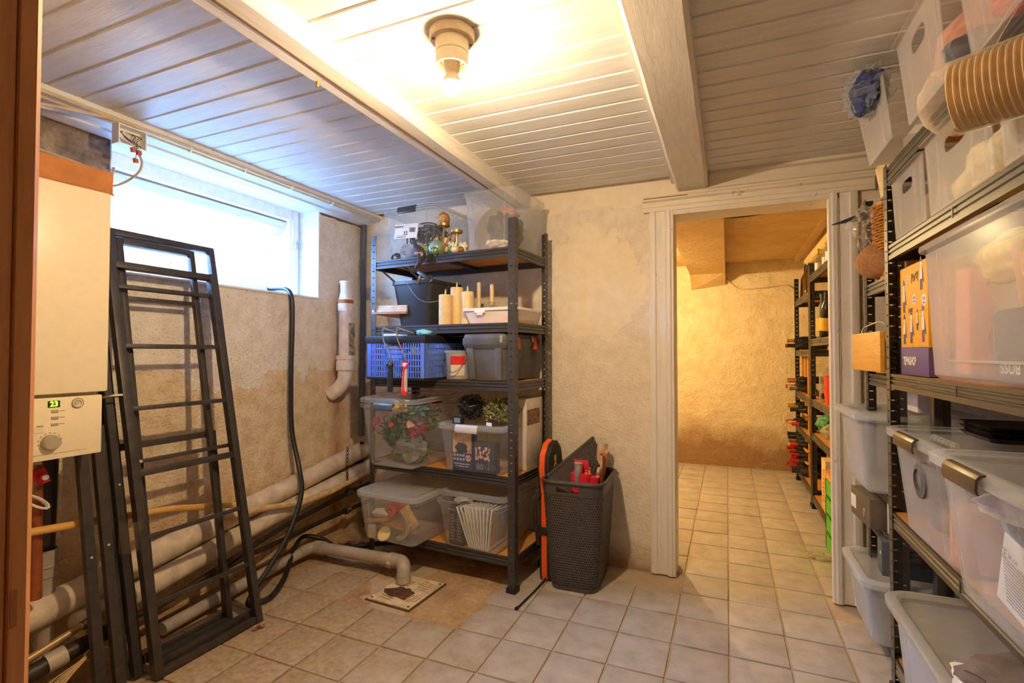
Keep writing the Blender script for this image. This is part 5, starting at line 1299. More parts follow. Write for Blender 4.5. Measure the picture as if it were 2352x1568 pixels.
NU, NR = 96, 37
g = G(); z0, z1 = .018, .462
for j in range(NR+1):
    z = z0+(z1-z0)*j/NR; q = .0034
    rings = []
    for k in range(NU*2):
        u = k/(NU*2); bulge = .0022*math.sin(math.pi*(k+ (j % 2)*1.0))
        rings.append([wall_pt(u,max(z-q,.002),-.0015),wall_pt(u,z-q,.0015+.0016*(1 if (k+2*(j%2))%4 < 2 else 0)),wall_pt(u,z+q,.0015+.0016*(1 if (k+2*(j%2))%4 < 2 else 0)),wall_pt(u,z+q,-.0015)])
    rings.append(rings[0]); g.loft(rings, False, False)
part('weave_rows', g, M_RAT, LB, True)
g = G()
for j in range(NR):
    za = z0+(z1-z0)*j/NR; zb = z0+(z1-z0)*(j+1)/NR
    for k in range(NU):
        u = (k+(.5 if j % 2 else 0))/NU; e = .55/NU/2
        g.add([wall_pt(u-e,za,.002),wall_pt(u+e,za,.002),wall_pt(u+e,zb,.002),wall_pt(u-e,zb,.002),wall_pt(u-e,za,-.001),wall_pt(u+e,za,-.001),wall_pt(u+e,zb,-.001),wall_pt(u-e,zb,-.001)],[(0,1,2,3),(7,6,5,4),(0,3,7,4),(1,5,6,2)])
part('weave_stakes', g, M_RAT, LB, False)
def band_ring(za, zb, off, mat, nm, skip=None):
    g = G(); rings = []
    for k in range(97):
        u = k/96; rings.append([wall_pt(u,za,-.002),wall_pt(u,za,off),wall_pt(u,zb,off),wall_pt(u,zb,-.002)])
    g.loft(rings, False, False); return part(nm, g, mat, LB)
band_ring(.0,.02,.003,M_RAT,'base_band')
g = G(); g.loft([[wall_pt(k/96,.004,-.002) for k in range(96)],[wall_pt(k/96,.007,-.002) for k in range(96)]]); part('base', g, M_RAT, LB)
g = G()   # upper band with a hand hole in the front
for k in range(192):
    u0, u1 = k/192, (k+1)/192; p = wall_pt((u0+u1)/2, .49)
    hole = p.y < -.14 and -.075 < p.x < .035
    for za, zb in ((.464,.474),(.474,.502),(.502,.517)):
        if hole and za == .474: continue
        g.add([wall_pt(u0,za,.003),wall_pt(u1,za,.003),wall_pt(u1,zb,.003),wall_pt(u0,zb,.003),wall_pt(u0,za,-.001),wall_pt(u1,za,-.001),wall_pt(u1,zb,-.001),wall_pt(u0,zb,-.001)],[(0,1,2,3),(7,6,5,4),(0,4,5,1),(1,5,6,2),(2,6,7,3),(3,7,4,0)])
part('upper_band', g, M_RAT, LB, True)
g = G(); g.tube([wall_pt(k/96,.522,.004) for k in range(96)], .0095, 8, closed=True); part('rim', g, M_RAT, LB)
# lid standing on end across the basket, its long edge sloping up
A0, A1 = Vector((-.128,-.150,.535)), Vector((.040,.150,.690))
dirv = A1-A0; dn = Vector((.10,-.045,-.155)); nrm = dirv.cross(dn).normalized()
NL, NW = 64, 21
def lid_pt(i, j, off):
    t_ = min(max(i/NL, .004), .996); e = .35+.65*math.sin(math.pi*t_)**.4
    return A0+dirv*t_+dn*e*(j/NW)+nrm*off
g = G()
for i in range(NL):
    for j in range(NW):
        if 40 <= i < 60 and i % 3 == 1 and 4 <= j < 18 and j % 3 == 1: continue
        P = [lid_pt(i+a_, j+b_, o_) for o_ in (-.003, .003) for a_, b_ in ((0,0),(1,0),(1,1),(0,1))]
        g.add(P, [(3,2,1,0),(4,5,6,7),(0,1,5,4),(1,2,6,5),(2,3,7,6),(3,0,4,7)])
part('lid', g, M_RAT, LB, False)
g = G(); g.tube([A0+dirv*(k/16)+nrm*.004 for k in range(17)], .011, 8); part('lid_edge', g, M_RAT, LB)
# things in the basket
rt = thing('red_holster', 'bright red nylon tool pouch hanging inside the laundry basket', 'pouch', (-.665, 2.435, .50), -4)
M_RED = plain('red_nylon', (214,26,48), .5, var=.08, scale=30, bump=.1)
g = G(); g.loft([rr(.09,.045,.012,-.03), rr(.10,.055,.015,.02), rr(.102,.05,.015,.055)]); part('pocket', g, M_RED, rt)
g = G(); g.box(-.045,.030,.020,.027,.03,.115); part('flap', g, M_RED, rt, True, .004)
g = G(); g.loft([rr(.04,.03,.01,-.02,(.065,.0)), rr(.05,.04,.012,.045,(.07,.0))]); part('side_pocket', g, M_RED, rt)
g = G(); g.box(-.03,.012,-.030,-.026,-.055,-.02); part('dangling_tab', g, M_RED, rt, True, .002)
g = G(); g.cyl((0,0,0),(.005,-.004,.10),.019,n=18); g.lathe([(.019,.10),(.021,.102),(.021,.108),(.012,.109),(.010,.106),(.004,.106),(.003,.110)],18,(.005,-.004,0)); one('silver_torch', g, plain('silver_can', (206,196,190), .3, .7), 'silver topped can in the red pouch', 'can', loc=(-.680,2.425,.50))
for k,(x,y,h,rr_) in enumerate(((-.640,2.425,.575,.0075),(-.628,2.435,.585,.0075),(-.585,2.43,.565,.008),(-.590,2.53,.640,.008))):
    t = thing('croquet_peg', ('wooden peg with a red tip beside the silver can','second red tipped peg beside the silver can','thick red tipped peg right of the red pouch','red tipped peg leaning by the rolled tube')[k], 'peg', (x,y,.44), 0, 'red tipped wooden pegs')
    g = G(); g.cyl((0,0,0),(.004,0,h-.45),rr_*.75,n=10); part('peg_shaft', g, wood('peg_pale', (206,160,110), (236,200,150), .5), t)
    g = G(); g.blob((.004,0,h-.445),(rr_,rr_,rr_),k,.05,8); part('peg_tip', g, plain('peg_red', (214,44,40), .35), t)
g = G(); g.cyl((0,0,0),(.018,.02,.235),.024,.028,n=20); one('rolled_tube', g, plain('rolled_film', (206,184,160), .35, var=.15, scale=40), 'rolled pale tube standing in the laundry basket', 'roll', loc=(-.625,2.63,.435))
for k,(x,y,dx,h,rgb) in enumerate(((-.615,2.56,.03,.17,(186,40,38)),(-.61,2.49,.02,.125,(226,190,160)))):
    g = G(); g.bar((0,0,0),(dx,.01,h),.012,.040,(0,1,0)); one('wooden_stake', g, plain('stake_%d' % k, rgb, .5), ('flat red wooden stake in the laundry basket','pale wooden stake with a slanted end in the laundry basket')[k], 'stake', loc=(x,y,.45), bevel=.002)
ml = thing('wooden_mallet', 'wooden mallet handle sticking out of the laundry basket', 'mallet', (-.605,2.60,.44))
g = G(); g.cyl((0,0,0),(.028,.01,.19),.008,n=10); part('handle', g, M_TOYW, ml)
g = G(); g.cyl((.022,.008,.186),(.036,.012,.200),.014,n=14); part('knob', g, M_TOYW, ml)
# ------------------------------------------------------------------ right hand shelving
RX, RY, RW = .507, 2.127, 1.15
shelf_r = shelving('long black steel shelving unit loaded with plastic bins by the right wall', (RX, RY, 0), -90, RW, .42, 1.79, (1.778, 1.509, 1.074, .606, .12), 'black steel shelving units', bh=.050)
def SR(x, y, z): return Vector((RX+y, RY-x, z))
T1, T2, T3, T4 = 1.7785, 1.5095, 1.0745, .6065
def bin_(label, loc, rz, w, d, h, mat, taper=.92, hole=True, group='clear handle bins', clip=None):
    """open bin; front wall has a cut-out grip"""
    t = thing('handle_bin', label, 'bin', loc, rz, group); T = .0025; wb, db = w*taper, d*taper
    def P(x, y, z):
        k = z/h; return Vector((x*(wb+(w-wb)*k)/w, y*(db+(d-db)*k)/d, z))
    g = G(); n = 24
    inner = []
    for i in range(n):
        a = 2*math.pi*i/n; ex = .5
        inner.append((w*.17*math.copysign(abs(math.cos(a))**.6, math.cos(a)), h*.74+h*.10*math.copysign(abs(math.sin(a))**.6, math.sin(a))))
    def rectpt(i):
        a = 2*math.pi*i/n; c, s = math.cos(a), math.sin(a); m = 1/max(abs(c), abs(s)); return (w/2*c*m, h/2+h/2*s*m)
    outer = [rectpt(i) for i in range(n)]
    for yy in (-d/2, -d/2+T):
        A = [P(x, yy, z) for x, z in outer]; Bq = [P(x, yy, z) for x, z in inner]
        g.add(A+Bq, [(i, (i+1)%n, n+(i+1)%n, n+i) for i in range(n)])
    A = [P(x, -d/2, z) for x, z in inner]; Bq = [P(x, -d/2+T, z) for x, z in inner]; g.loft([A, Bq], False, False)
    part('front_wall', g, mat, t, False)
    for nm, b in (('side_wall', (-w/2, -w/2+T, -d/2, d/2)), ('side_wall', (w/2-T, w/2, -d/2, d/2)), ('back_wall', (-w/2, w/2, d/2-T, d/2))):
        g = G(); g.add([P(x, y, z) for z in (0, h) for x, y in ((b[0],b[2]),(b[1],b[2]),(b[1],b[3]),(b[0],b[3]))], [(3,2,1,0),(4,5,6,7),(0,1,5,4),(1,2,6,5),(2,3,7,6),(3,0,4,7)]); part(nm, g, mat, t, False)
    g = G(); g.loft([rr(wb,db,.01,0), rr(wb,db,.01,.004)]); part('bottom', g, mat, t, False)
    g = G(); L = .014
    g.loft([rr(w-.004,d-.004,.01,h-.006), rr(w+L*2,d+L*2,.02,h-.003), rr(w+L*2,d+L*2,.02,h), rr(w-.004,d-.004,.01,h)], False, False)
    part('rim', g, mat, t, True)
    for sx in (-.26, .26, -.44, .44):
        g = G(); g.bar(P(sx*w,-d/2-.001,.012), P(sx*w,-d/2-.001,h*.9), .006, .004, (0,-1,0)); part('rib', g, mat, t, False)
    return t
P_BIN = plastic('bin_plastic', (246,242,238), .13, .18, .55)
# top shelf
bA = bin_('clear bin with brown clip grips at the far end of the top shelf', SR(.200,.088,T1), -90, .30, .34, .185, P_BIN, .84)
M_BRCLIP = plain('brown_clip', (84,72,56), .35)
for k in range(3):
    g = G(); g.loft([[(-.12+.085*k+q, -.188+a, .183+b) for a, b in ((0,.010),(-.010,.008),(-.012,-.014),(-.007,-.016),(-.006,.002),(0,.006))] for q in (0,.062)]); part('clip_grip', g, M_BRCLIP, bA, True)
bin_('wide clear bin in the middle of the top shelf with rosy contents', SR(.535,.115,T1), -90, .30, .34, .235, P_BIN, .88)
bin_('shallow clear bin with red contents at the near end of the top shelf', SR(.90,.14,T1), -90, .36, .34, .20, P_BIN, .9)
yb = thing('wrapped_yarn', 'dark blue yarn wrapped in shiny film above the far top bin', 'yarn', (.415, 1.885, 1.962))
g = G(); g.blob((0,0,.0),(.052,.085,.060),3,.25,24); part('yarn', g, plain('navy_yarn', (44,58,110), .7, var=.35, scale=70, bump=.5), yb)
g = G(); g.blob((-.004,.01,.002),(.060,.098,.066),7,.35,28,None,4.0); part('film', g, plastic('cling_film', (222,226,232), .10, .06, .8), yb)
cloth('rosy fabric pressed against the wide top bin', SR(.54,.12,T1+.125), (.14,.13,.10), (232,166,140), 61, .12)
cloth('grey felt roll in the wide top bin', SR(.66,.06,T1+.06), (.05,.10,.045), (110,112,122), 62, .2)
cloth('glowing red fabric in the near top bin', SR(.84,.10,T1+.11), (.13,.10,.06), (226,70,40), 63, .2)
cloth('mauve fabric in the near top bin', SR(.98,.12,T1+.07), (.07,.10,.06), (160,124,130), 64, .2)
carton('flat white carton at the bottom of the far top bin', SR(.205,.14,T1+.006), (.20,.22,.06), -90, plain('white_carton2', (216,206,196), .6))
# paper bowls
cs = thing('paper_bowl_stack', 'stack of kraft paper bowls in clear wrap poking over the top shelf edge', 'bowls', (.405, 1.20, 1.625))
M_KRAFT = plain('kraft_paper', (236,200,140), .6, var=.05, scale=40)
ax = Vector((.84,-.54,.03)).normalized()
q_ = Vector((0,0,1)).rotation_difference(ax).to_matrix()
for k in range(15):
    g = G(); o = ax*(.0100*k)
    g.lathe([(.040,.058),(.043,.056),(.061,.002),(.0635,.0012),(.0642,-.001),(.0628,-.0025),(.060,-.001),(.0405,.054),(.001,.0545)], 32, o, q_); part('paper_bowl', g, M_KRAFT, cs)
g = G(); prof = [(.012,-.060),(.035,-.052),(.052,-.036),(.058,-.030),(.066,-.010),(.068,.0),(.068,.150),(.05,.20)]
rings = []
for r_, z_ in prof:
    rings.append([q_ @ Vector((r_*math.cos(2*math.pi*i/28)*(1+.10*noise.noise(Vector((i*.9,z_*30,0)))*(2.2 if z_ < 0 else .25)), r_*math.sin(2*math.pi*i/28)*(1+.10*noise.noise(Vector((i*.9,z_*30,5)))*(2.2 if z_ < 0 else .25)), z_)) for i in range(28)])
g.loft(rings, False, False); part('wrap_film', g, plastic('cling_film2', (236,226,210), .09, .05, .8), cs)
g = G(); g.tube(smooth_path([(.03,-.02,.062),(.06,-.01,.11),(.09,.0,.158),(.115,.0,.158)],5), [.020,.014,.010,.008,.007,.006,.006,.006,.006,.006,.007,.008,.008,.009,.010,.010], 8); part('film_tail', g, plastic('cling_film2', (236,226,210), .09, .05, .8), cs)
# second level
bin_('smooth clear bin next to the post on the second level', SR(.275,.15,T2), -90, .285, .32, .185, P_BIN, .95)
bin_('clear bin with yellow wool next to the smooth bin', SR(.620,.15,T2), -90, .37, .32, .195, P_BIN, .95)
bin_('clear bin at the near end of the second level', SR(.960,.15,T2), -90, .26, .32, .19, P_BIN, .95)
cloth('pale yellow wool in the second level bin', SR(.57,.10,T2+.075), (.06,.07,.065), (236,214,150), 71, .2)
cloth('cream wool ball behind the yellow wool', SR(.69,.10,T2+.08), (.055,.07,.07), (232,216,170), 72, .2)
cloth('soft yellow wool ball at the front corner of the bin', SR(.53,.06,T2+.045), (.04,.04,.04), (238,216,156), 73, .2)
carton('dark boxed item in the smooth second level bin', SR(.275,.16,T2+.006), (.18,.20,.115), -90, plain('rosy_carton', (150,120,112), .6, var=.2))
# third level
ts = thing('shop_carton', 'yellow and purple TEMASHOP cardboard box printed with little figures', 'box', SR(.195,.185,T3), -90)
M_YEL = plain('carton_yellow', (240,170,36), .6, var=.03); M_PUR = plain('carton_purple', (98,76,124), .6, var=.04); M_WPR = plain('print_white', (232,220,206), .6)
g = G(); g.box(-.125,.125,-.16,.16,.085,.345); part('carton_body', g, M_YEL, ts, True, .002)
g = G(); g.box(-.126,.126,-.161,.161,0,.085); part('purple_base', g, M_PUR, ts, True, .002)
g = G(); n = 24
g.add([p for k in range(n+1) for p in ((-.125+.25*k/n,-.1615,.084),(-.125+.25*k/n,-.1615,.086+.003*(k%2)))], [(2*k,2*k+2,2*k+3,2*k+1) for k in range(n)]); part('zigzag_trim', g, M_PUR, ts, False)
text('TEMASHOP', .036, M_WPR, ts, (-.035,-.1622,.043), (90,0,0), 'lettering', bold=.0012, sx=.66)
text('Party', .040, plain('print_brown_dark', (84,52,40), .6), ts, (.018,-.1608,.305), (90,-12,0), 'lettering', sx=.8, shear=.3); text('love', .026, plain('print_brown_dark', (84,52,40), .6), ts, (-.025,-.1608,.205), (90,-6,0), 'lettering', sx=.9, shear=.3)
g = G(); g.box(-.125,.125,-.1612,-.1600,.1965,.1975); part('carton_seam', g, M_YEL, ts, False)
def figure(cx, cz, s):
    g = G(); g.cyl((cx,-.1603,cz+.040*s),(cx,-.1608,cz+.040*s),.0075*s,n=10); g.prism([(cx-.012*s,cz),(cx+.012*s,cz),(cx+.007*s,cz+.032*s),(cx-.007*s,cz+.032*s)], .1603, .1609, Matrix(((1,0,0),(0,0,-1),(0,1,0)))); part('printed_figure', g, M_WPR, ts, False)
    g = G(); g.box(cx-.008*s,cx-.002*s,-.1609,-.1603,cz-.030*s,cz); g.box(cx+.002*s,cx+.008*s,-.1609,-.1603,cz-.030*s,cz); g.prism([(cx+.008*s,cz-.006*s),(cx+.020*s,cz-.012*s),(cx+.010*s,cz+.030*s)], .1603, .1609, Matrix(((1,0,0),(0,0,-1),(0,1,0)))); g.prism([(cx-.010*s,cz+.047*s),(cx+.010*s,cz+.047*s),(cx,cz+.064*s)], .1603,.1609, Matrix(((1,0,0),(0,0,-1),(0,1,0)))); part('printed_figure_purple', g, M_PUR, ts, False)
for cx, cz, s in ((-.085,.235,1.15),(.075,.290,1.1),(-.085,.130,1.05),(-.020,.135,1.15),(.085,.138,1.2),(.035,.160,.7)): figure(cx, cz, s)
def blotch(cx, cz, r):
    g = G(); g.cyl((cx,-.1603,cz),(cx,-.1607,cz),r,n=14); part('printed_blotch', g, M_WPR, ts, False)
    g = G(); g.box(cx-r*.45,cx-r*.2,-.1611,-.1604,cz,cz+r*.5); g.box(cx+r*.2,cx+r*.45,-.1611,-.1604,cz,cz+r*.5); g.box(cx-r*.4,cx+r*.4,-.1611,-.1604,cz-r*.5,cz-r*.25); part('printed_blotch_purple', g, M_PUR, ts, False)
for cx, cz, r in ((-.055,.305,.013),(.012,.235,.017),(-.10,.285,.012),(.095,.225,.019)): blotch(cx, cz, r)
big = tote('large frosted box with pinkish folders and yellow cloth on the third level', SR(.700,.205,T3), -90, .70, .40, .365, .94, P_FROST, lid=None, lip=.016, r=.03, group='frosted boxes')
g = G(); pts = rr(.44,.25,.012)
g.tube([(p[0]+.03,-.196-.0+.0,.175+p[1]) for p in pts], .003, 6, closed=True); part('raised_panel', g, P_FROST, big)
def folder(label, x, y, z, size, rot, rgb, mn, cat='folder', name='folder', bev=.002):
    g = G(); g.obox((0,0,0), size, rot); return one(name, g, plain(mn, rgb, .6, var=.05), label, cat, loc=SR(x,y,z), rz=-90, bevel=bev)
folder('coral pink folder at the far end of the frosted box', .475,.15,T3+.15,(.085,.20,.27),(0,2,0),(236,134,96),'coral_folder')
folder('grey brown carton leaning in the middle of the frosted box', .63,.17,T3+.155,(.20,.16,.29),(0,0,0),(176,148,112),'taupe_carton','box','carton')
folder('upside down dark BOSS carton in the frosted box', .80,.07,T3+.085,(.16,.10,.15),(0,0,0),(96,82,66),'boss_carton','box','carton')
bo = bpy.data.objects[[o.name for o in bpy.data.objects if o.get('label','').startswith('upside down dark')][0]]
text('BOSS', .034, plain('print_cream', (226,206,176), .5), bo, (-.01,-.0512,-.045), (90,180,0), 'lettering', bold=.0006)
folder('white printed carton below the teal one', .935,.06,T3+.075,(.085,.09,.13),(0,-3,0),(226,212,200),'white_print_carton','box','carton')
lo = bpy.data.objects[[o.name for o in bpy.data.objects if o.get('label','').startswith('white printed carton')][0]]
text('LOREAL', .016, M_INKG, lo, (.0,-.0462,.045), (90,0,0)); text('ACTIVE', .014, M_INKG, lo, (.012,-.0462,.016), (90,0,0))
g = G(); [g.box(-.035,.005+.004*(k%2),-.0466,-.0455,-.05+.009*k,-.046+.009*k) for k in range(6)]; part('printed_lines', g, plain('pink_print', (206,150,150), .6), lo, False)
folder('white card under the teal carton', .94,.055,T3+.195,(.085,.05,.105),(0,-4,0),(234,222,210),'white_card','card','card')
folder('teal carton with white lettering high in the frosted box', .935,.06,T3+.285,(.090,.08,.085),(0,-4,0),(84,156,134),'teal_carton','box','carton')
to = bpy.data.objects[[o.name for o in bpy.data.objects if o.get('label','').startswith('teal carton')][0]]
text('SILK', .022, M_PAPER, to, (.0,-.0412,.015), (90,0,0)); g = G(); g.box(-.045,.045,-.0412,-.0400,-.036,-.018); part('tan_stripe', g, plain('tan_print', (206,170,130), .6), to, False)
cloth('yellow folded cloth at the top of the frosted box', SR(.63,.10,T3+.290), (.13,.06,.055), (240,202,92), 81, .18)
cloth('amber yellow cloth hanging beside the teal carton', SR(.80,.09,T3+.235), (.065,.05,.080), (228,168,66), 82, .18)
g = G(); g.cyl((0,0,0),(.0,.02,-.18),.018,.016,n=12); g.cyl((0,.02,-.18),(0,.025,-.25),.004,n=8); one('paint_brush', g, plain('orange_handle', (226,164,88), .5), 'orange handled brush standing in the frosted box', 'brush', loc=SR(.765,.05,T3+.30), rz=-90)
# fourth level: two lidded boxes with brown clips
tA = tote('clear lidded box of dark bags with a brown clip handle next to the post', SR(.385,.175,T4), -90, .46, .40, .295, .86, P_CLEAR, lid=P_CLEAR, clips='f', clip_mat=M_BRCLIP, lip=.02, r=.04, group='lidded boxes with brown clips', ribs=0)
g = G()
for k in range(6): g.lathe([(.010,0),(.008,.010),(.003,.013)], 8, (.05+.026*k,-.175,.307))
part('lid_teeth', g, P_BIN, tA)
tB = tote('clear lidded box of wrapping and caps with a brown clip handle at the near end', SR(.850,.165,T4), -90, .44, .44, .300, .86, P_CLEAR, lid=P_CLEAR, clips='f', clip_mat=M_BRCLIP, lip=.02, r=.04, group='lidded boxes with brown clips')
g = G(); g.lathe([(.045,0),(.05,.004),(.05,.10),(.03,.105),(.028,.02),(.0,.02)],20,(0,0,0),rotm(90,0,0),cap1=False); one('grey_roll', g, plain('grey_felt', (96,94,92), .7), 'grey rolled mat end in the dark bag box', 'roll', loc=SR(.38,.08,T4+.185), rz=-90)
cloth('olive grey bag filling the dark bag box', SR(.34,.12,T4+.105), (.15,.11,.095), (128,116,98), 91, .2, cat='bag', name='fabric_bag')
cloth('charcoal bag behind the rolled mat', SR(.50,.17,T4+.15), (.09,.11,.115), (70,66,66), 92, .2, cat='bag', name='fabric_bag')
folder('flesh pink carton at the near end of the dark bag box', .535,.06,T4+.085,(.085,.10,.15),(0,0,0),(222,164,128),'flesh_carton','box','carton')
text('AND', .026, M_PAPER, bpy.data.objects[[o.name for o in bpy.data.objects if o.get('label','').startswith('charcoal bag')][0]], (-.075,-.06,.0), (90,60,-90))
g = G()
for k,(z,b_) in enumerate(((0,0),(.02,.0),(.04,.01))):
    pass
def sheet(label, x, y, z, rgb, mn, pts, w=.10, thick=.004, name='folded_paper', cat='paper'):
    g = G(); rings = []
    for (a, c_) in smooth_path([(p[0],0,p[1]) for p in pts],5) if False else [(p.x,p.z) for p in smooth_path([(p[0],0,p[1]) for p in pts],5)]:
        rings.append([(a,-w/2,c_),(a,w/2,c_),(a,w/2,c_+thick),(a,-w/2,c_+thick)])
    g.loft(rings); return one(name, g, plain(mn, rgb, .6, var=.04), label, cat, loc=SR(x,y,z), rz=-90)
sheet('dark blue cap brim pressed against the near lidded box', .80,.05,T4+.165,(62,62,112),'navy_brim',[(-.08,.06),(-.05,.02),(.02,-.04),(.10,-.12)],.05,.030,'sun_cap','cap')
sheet('pale blue cap panel under the dark blue brim', .805,.035,T4+.135,(132,186,206),'sky_panel',[(-.07,.055),(-.03,.01),(.03,-.04),(.10,-.095)],.035,.030,'sun_cap','cap')
sheet('coral ribbon loop beside the cap', .845,.03,T4+.165,(232,92,92),'coral_ribbon',[(-.03,.06),(.0,.06),(.03,.0),(.07,-.06)],.03,.016,'ribbon','ribbon')
cloth('teal crinkled wrap at the bottom of the near lidded box', SR(.88,.07,T4+.075), (.07,.05,.045), (120,178,150), 95, .3)
cloth('pink shiny wrap beside the teal one', SR(.80,.075,T4+.10), (.05,.05,.055), (224,150,134), 96, .35)
cloth('white feathery paper under the lid of the near box', SR(.80,.06,T4+.225), (.10,.08,.030), (214,196,180), 97, .35)
bauble('shiny bronze bauble in the near lidded box', SR(.935,.05,T4+.13), .024, (150,120,70), .15, .8)
pt = thing('printed_insert', 'white instruction sheet with fine print inside the near lidded box', 'sheet', SR(.930,-.008,T4+.100), -90)
part('sheet', G().obox((0,0,0),(.25,.002,.135),(-3,8,0)), M_PAPER, pt, False)
g = G()
for k in range(13): g.obox((-.03+.001*k,-.002-.0022,.028-.0066*k),(.155,.0008,.0022),(-3,8,0))
part('printed_lines', g, plain('fine_print', (150,140,140), .7), pt, False)
text('CE', .024, M_INKG, pt, (-.100,-.0062,.050), (87,8,0), 'lettering'); text('UK CA', .011, M_INKG, pt, (-.064,-.0062,.046), (87,8,0), 'lettering')
g = G(); g.obox((.03,-.0042,.036),(.06,.001,.007),(-3,8,0)); g.cyl((.03,-.0035,.040),(.03,-.0047,.040),.007,n=10); part('hanger_hole', g, M_INKG, pt, False)
# bottom: big grey white box
bigb = tote('big dusty white plastic box with a lid on the floor under the shelving', (.655, 1.545, .1205), -90, .70, .40, .285, .90, P_MILK, lid=plastic('dusty_lid', (214,212,204), .40, .3, .4), lip=.022, r=.045, group='frosted boxes')
cloth('grey sheet draped over the lid of the big white box', (.62, 1.46, .437), (.10,.15,.026), (120,108,100), 99, .28, (0,0,20))
g = G(); g.blob((0,0,0),(.05,.09,.004),3,.4); one('plaster_flake', g, M_PAPER, 'white paint splash on the lid of the big white box', 'splash', loc=(.50,1.42,.4195))

# ------------------------------------------------------------------ shelving in the far right corner
FX, FY = .548, 2.205
shelf_f = shelving('black steel shelving unit in the corner right of the door frame', (FX, FY, 0), 0, .90, .405, 1.80, (1.74, 1.432, 1.058, .625, .455, .06), 'black steel shelving units', bh=.048)
wicker_h = thing('lamp_shade', 'cream fabric drum shade in the corner shelving', 'lampshade', (.640, 2.34, 1.72))
g = G(); g.lathe([(.085,0),(.105,.14),(.102,.14),(.082,.0)], 24, cap0=False, cap1=False); part('shade', g, plain('cream_fabric', (232,202,148), .7), wicker_h)
g = G(); g.lathe([(.0845,.045),(.0925,.05),(.0945,.064),(.091,.068)], 24, cap0=False, cap1=False); part('pleat', g, plain('cream_fabric', (232,202,148), .7), wicker_h)
g = G(); g.lathe([(.03,0),(.09,.0),(.09,-.004),(.03,-.004)], 20); part('shade_base', g, plain('amber_base', (206,140,60), .5), wicker_h)
wk = thing('wicker_basket', 'honey coloured wicker basket edge beside the shelf post', 'basket', (.655, 2.385, 1.4325))
g = G()
for k in range(16):
    z = .115+.011*k; r_ = .115+.0006*k
    g.tube([(r_*math.cos(a)*(1+.03*(-1)**(i+k)), r_*math.sin(a)*(1+.03*(-1)**(i+k)), z) for i, a in enumerate([2*math.pi*i/28 for i in range(28)])], .0042, 5, closed=True)
part('weave', g, plain('wicker', (206,140,62), .5, var=.15, scale=60), wk)
g = G(); g.lathe([(.10,0),(.108,.10),(.113,.30),(.108,.30),(.10,.01)], 20, cap1=False); part('liner', g, plain('wicker', (206,140,62), .5, var=.15, scale=60), wk)
pl = thing('plush_cushion', 'brown plush cushion bulging over the corner shelf edge', 'cushion', (.585, 2.44, 1.507))
g = G(); g.blob((0,0,0),(.10,.115,.075),11,.12,18); part('cushion', g, plain('brown_plush', (176,124,76), .95, var=.12, scale=90, bump=.6), pl)
fb = thing('film_bag', 'crumpled clear bag with dark foil hanging by the door casing', 'bag', (.555, 2.46, 1.66))
g = G(); g.blob((0,0,0),(.075,.10,.075),5,.45,26,None,3.2); part('film', g, plastic('cling_film3', (226,220,212), .13, .05, .8), fb)
g = G(); g.add([(-.13,.12,.045),(.03,-.06,.075),(.05,.02,.045),(-.13,.121,.042),(.03,-.06,.07),(.05,.02,.04)],[(0,1,2),(5,4,3),(0,3,4,1),(1,4,5,2),(2,5,3,0)]); part('foil', g, plain('navy_foil', (58,62,84), .2, .6), fb, False)
dr = thing('pine_tray', 'bright pine tray poking out of the corner shelving', 'tray', (.575, 2.405, 1.0585), 3)
part('front', G().box(-.075,-.058,-.185,.17,.015,.165), wood('bright_pine', (222,150,48), (246,190,86), .45, (.3,.3,4)), dr, True, .003)
part('box', G().box(-.058,.24,-.165,.15,.02,.13), wood('bright_pine', (222,150,48), (246,190,86), .45, (.3,.3,4)), dr, True, .003)
g = G(); g.tube(smooth_path([(-.05,.12,.165),(-.045,.10,.19),(-.04,-.06,.205),(-.045,-.15,.19)],5), .003, 6); part('bail', g, plain('wire_steel', (190,186,180), .3, .9), dr)
carton('stone patterned carton behind the pine drawer', (.74, 2.44, 1.0585), (.22,.25,.30), 0, plain('stone_print', (150,132,108), .7, var=.35, scale=40))
carton('pale carton standing below the pine drawer shelf', (.70, 2.43, .626+.295), (.10,.20,.10), 0, plain('pale_carton', (226,214,200), .6))
tote('frosted lidded box jutting out beside the door casing', (.625, 2.43, .6255), -90, .40, .34, .285, .86, P_MILK, lid=P_MILK, lip=.022, r=.035, group='frosted boxes')
tote('white translucent box with lid on the lowest corner shelf', (.640, 2.43, .0605), -90, .36, .34, .235, .84, P_MILK, lid=P_MILK, lip=.02, r=.035, group='frosted boxes')
mb = thing('archive_box', 'grey brown archive box with a finger hole on the corner shelving', 'box', (.60, 2.505, .4555), 4)
part('box_body', G().box(-.10,.20,-.11,.13,0,.115), plain('archive_grey', (104,92,76), .6, var=.06), mb, True, .002)
g = G(); g.tube([(-.101,-.045+.009*math.cos(a),.045+.016*math.sin(a)) for a in (2*math.pi*i/14 for i in range(14))], .002, 5, closed=True); part('finger_ring', g, plain('ring_pale', (206,190,166), .4, .5), mb)
part('paper_label', G().box(-.1012,-.1002,.06,.125,.03,.085), M_PAPER, mb, False)
carton('white carton between the archive box and the shelf post', (.63, 2.325, .4555), (.14,.09,.135), 2, plain('white_carton3', (222,212,204), .6))
fd = thing('grey_folder', 'dark blue grey folder box standing on the lowest corner shelf', 'folder', (.575, 2.335, .296+.02), -3)
part('folder_body', G().box(-.05,.16,-.045,.035,0,.125), plain('slate_folder', (84,92,96), .55, var=.06), fd, True, .002)
part('mark', G().box(-.0512,-.0502,-.03,-.02,.075,.085), M_PAPER, fd, False)
carton('small tan carton wedged behind the slate folder', (.62, 2.50, .316), (.08,.10,.06), 0, M_CARD)
